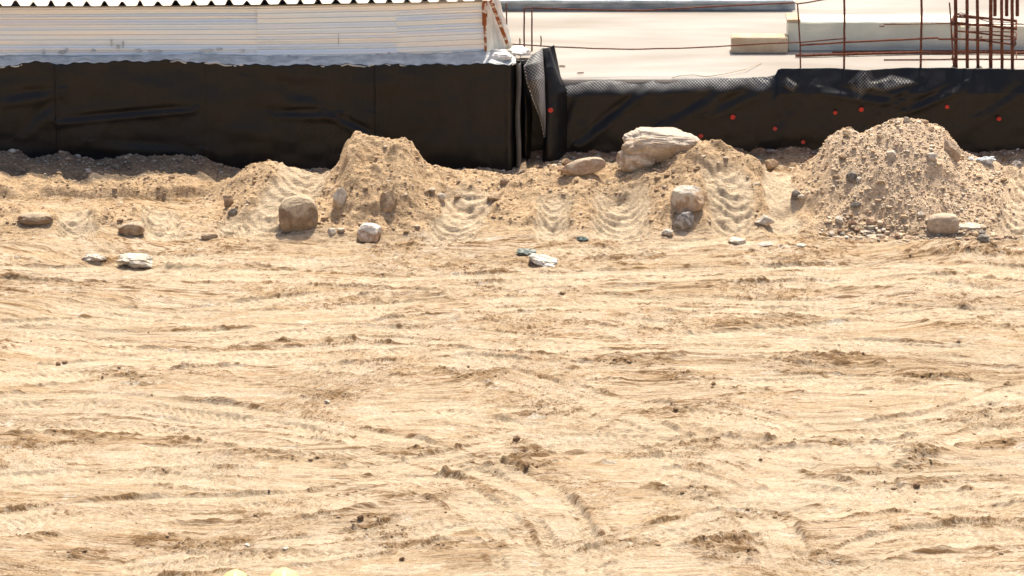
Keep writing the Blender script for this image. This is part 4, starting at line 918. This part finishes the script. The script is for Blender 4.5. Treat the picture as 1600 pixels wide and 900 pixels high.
# ---------------------------------------------------------------- two workers just below the frame: the tops of their hard hats show
def worker(px, top_py, scale, label, vest):
    Yp = W(px, top_py, 0); d = ray(px, top_py); t = (1.80*scale-CAM.z)/d.z; p = CAM+d*t
    x, y = p.x, p.y; S = scale; z0 = zat(x, y)
    def J(a, b, c): return Vector((x+a*S, y+b*S, z0+c*S))
    J_ = {'pel': (J(0, 0, .95), .15), 'waist': (J(0, .01, 1.12), .135), 'chest': (J(0, .01, 1.33), .155), 'neckb': (J(0, 0, 1.47), .075), 'neck': (J(0, .01, 1.54), .055), 'head': (J(0, .02, 1.62), .082), 'crown': (J(0, .015, 1.70), .078)}
    E = [('pel', 'waist'), ('waist', 'chest'), ('chest', 'neckb'), ('neckb', 'neck'), ('neck', 'head'), ('head', 'crown')]
    for s in (-1, 1):
        n = 'l' if s < 0 else 'r'
        for k, c, r in [('sho', (s*.17, 0, 1.42), .068), ('elb', (s*.25, -.02, 1.14), .045), ('wri', (s*.22, .14, .93), .030), ('pal', (s*.21, .20, .88), .032), ('hip', (s*.09, 0, .88), .10), ('kne', (s*.11, .02, .49), .062), ('ank', (s*.12, -.02, .09), .042), ('toe', (s*.14, .17, .04), .036)]:
            J_[n+k] = (J(*c), r)
        E += [('chest', n+'sho'), (n+'sho', n+'elb'), (n+'elb', n+'wri'), (n+'wri', n+'pal'), ('pel', n+'hip'), (n+'hip', n+'kne'), (n+'kne', n+'ank'), (n+'ank', n+'toe')]
        for f_ in range(4):
            a = (s*(.19+.013*f_), .235, .855); b = (s*(.185+.013*f_), .265-.006*f_, .82)
            J_[n+'f%d' % f_] = (J(*a), .0095); J_[n+'g%d' % f_] = (J(*b), .008); E += [(n+'pal', n+'f%d' % f_), (n+'f%d' % f_, n+'g%d' % f_)]
        J_[n+'th'] = (J(s*.17, .20, .87), .011); E.append((n+'pal', n+'th'))
    ks = list(J_); me = bpy.data.meshes.new('person'); me.from_pydata([J_[k][0] for k in ks], [(ks.index(a), ks.index(b)) for a, b in E], [])
    o = link('person', me, M['cloth']); me.materials.append(M['skin']); me.materials.append(M['vest'])
    m = o.modifiers.new('skin', 'SKIN'); sv_ = me.skin_vertices[0].data
    for i, k in enumerate(ks): sv_[i].radius = (J_[k][1]*S, J_[k][1]*S); sv_[i].use_root = k == 'pel'
    m.use_smooth_shade = True; s_ = o.modifiers.new('sub', 'SUBSURF'); s_.levels = s_.render_levels = 1
    dg = bpy.context.evaluated_depsgraph_get(); me2 = bpy.data.meshes.new_from_object(o.evaluated_get(dg)); o.modifiers.clear(); o.data = me2
    for f_ in me2.polygons:
        c = f_.center; zz = (c.z-z0)/S
        f_.material_index = 1 if zz > 1.50 or (zz < .93 and abs(c.x-x)/S > .16 and c.y-y > .12*S) else (2 if 1.02 < zz and abs(c.x-x)/S < .22 else 0)
        f_.use_smooth = True
    tag(o, label[0], 'person')
    # hard hat: ridged shell with a brim and peak
    bm = bmesh.new(); N, K = 40, 16; c = J(0, .015, 1.665); rows = []
    for k in range(K+1):
        a = (math.pi/2)*k/K; row = []
        for i in range(N):
            th = 2*math.pi*i/N; r = math.cos(a)**.85 if k < K else 0
            rx, ry = .118*r, .135*r; z = .135*math.sin(a)**1.05
            ridge = .006*max(0, 1-abs(math.cos(th)*r)/.28)*(math.sin(a) > .25)
            row.append(bm.verts.new(c+Vector((math.cos(th)*rx, math.sin(th)*ry, z+ridge))*S))
        rows.append(row)
    brim = [bm.verts.new(c+Vector((math.cos(2*math.pi*i/N)*.132, math.sin(2*math.pi*i/N)*.15+(.035*max(0, math.sin(2*math.pi*i/N))), -.012))*S) for i in range(N)]
    rows = [brim]+rows
    for a, b in zip(rows[:-1], rows[1:]):
        for i in range(N): bm.faces.new((a[i], a[(i+1) % N], b[(i+1) % N], b[i]))
    bmesh.ops.remove_doubles(bm, verts=bm.verts[:], dist=1e-5)
    for f_ in bm.faces: f_.smooth = True
    me = bpy.data.meshes.new('hard_hat'); bm.to_mesh(me); bm.free(); h = link('hard_hat', me, M['hat']); s = h.modifiers.new('t', 'SOLIDIFY'); s.thickness = .003
    tag(h, label[1], 'hard hat', 'hard hats at the bottom edge')
worker(367, 894.5, .90, ('person in an orange vest standing below the left hard hat', 'smaller pale yellow hard hat, left one of the two at the bottom edge'), 1)
worker(443, 892.0, .98, ('person in an orange vest standing below the right hard hat', 'larger pale yellow hard hat with a white glare, right one at the bottom edge'), 1)
# bits lying on the slab
tag(tube('wire', [q(1050, 122, .012), q(1062, 118, .02), q(1085, 117, .03), q(1102, 120, .015), q(1130, 116, .02), q(1165, 108, .03), q(1190, 98, .01)], .0035, M['tan_concrete'], seg=6), 'thin pale curved wire lying on the slab near its front edge', 'wire')
tag(tube('nail', [q(874, 103, .01), q(883, 103.3, .012)], .007, M['rust'], seg=6), 'short dark nail on the slab right beside the loose flap', 'nail')
tag(tube('nail', [q(902, 114, .01), q(912, 113.4, .012)], .006, M['rust'], seg=6), 'second dark nail on the slab, a little farther from the flap', 'nail')
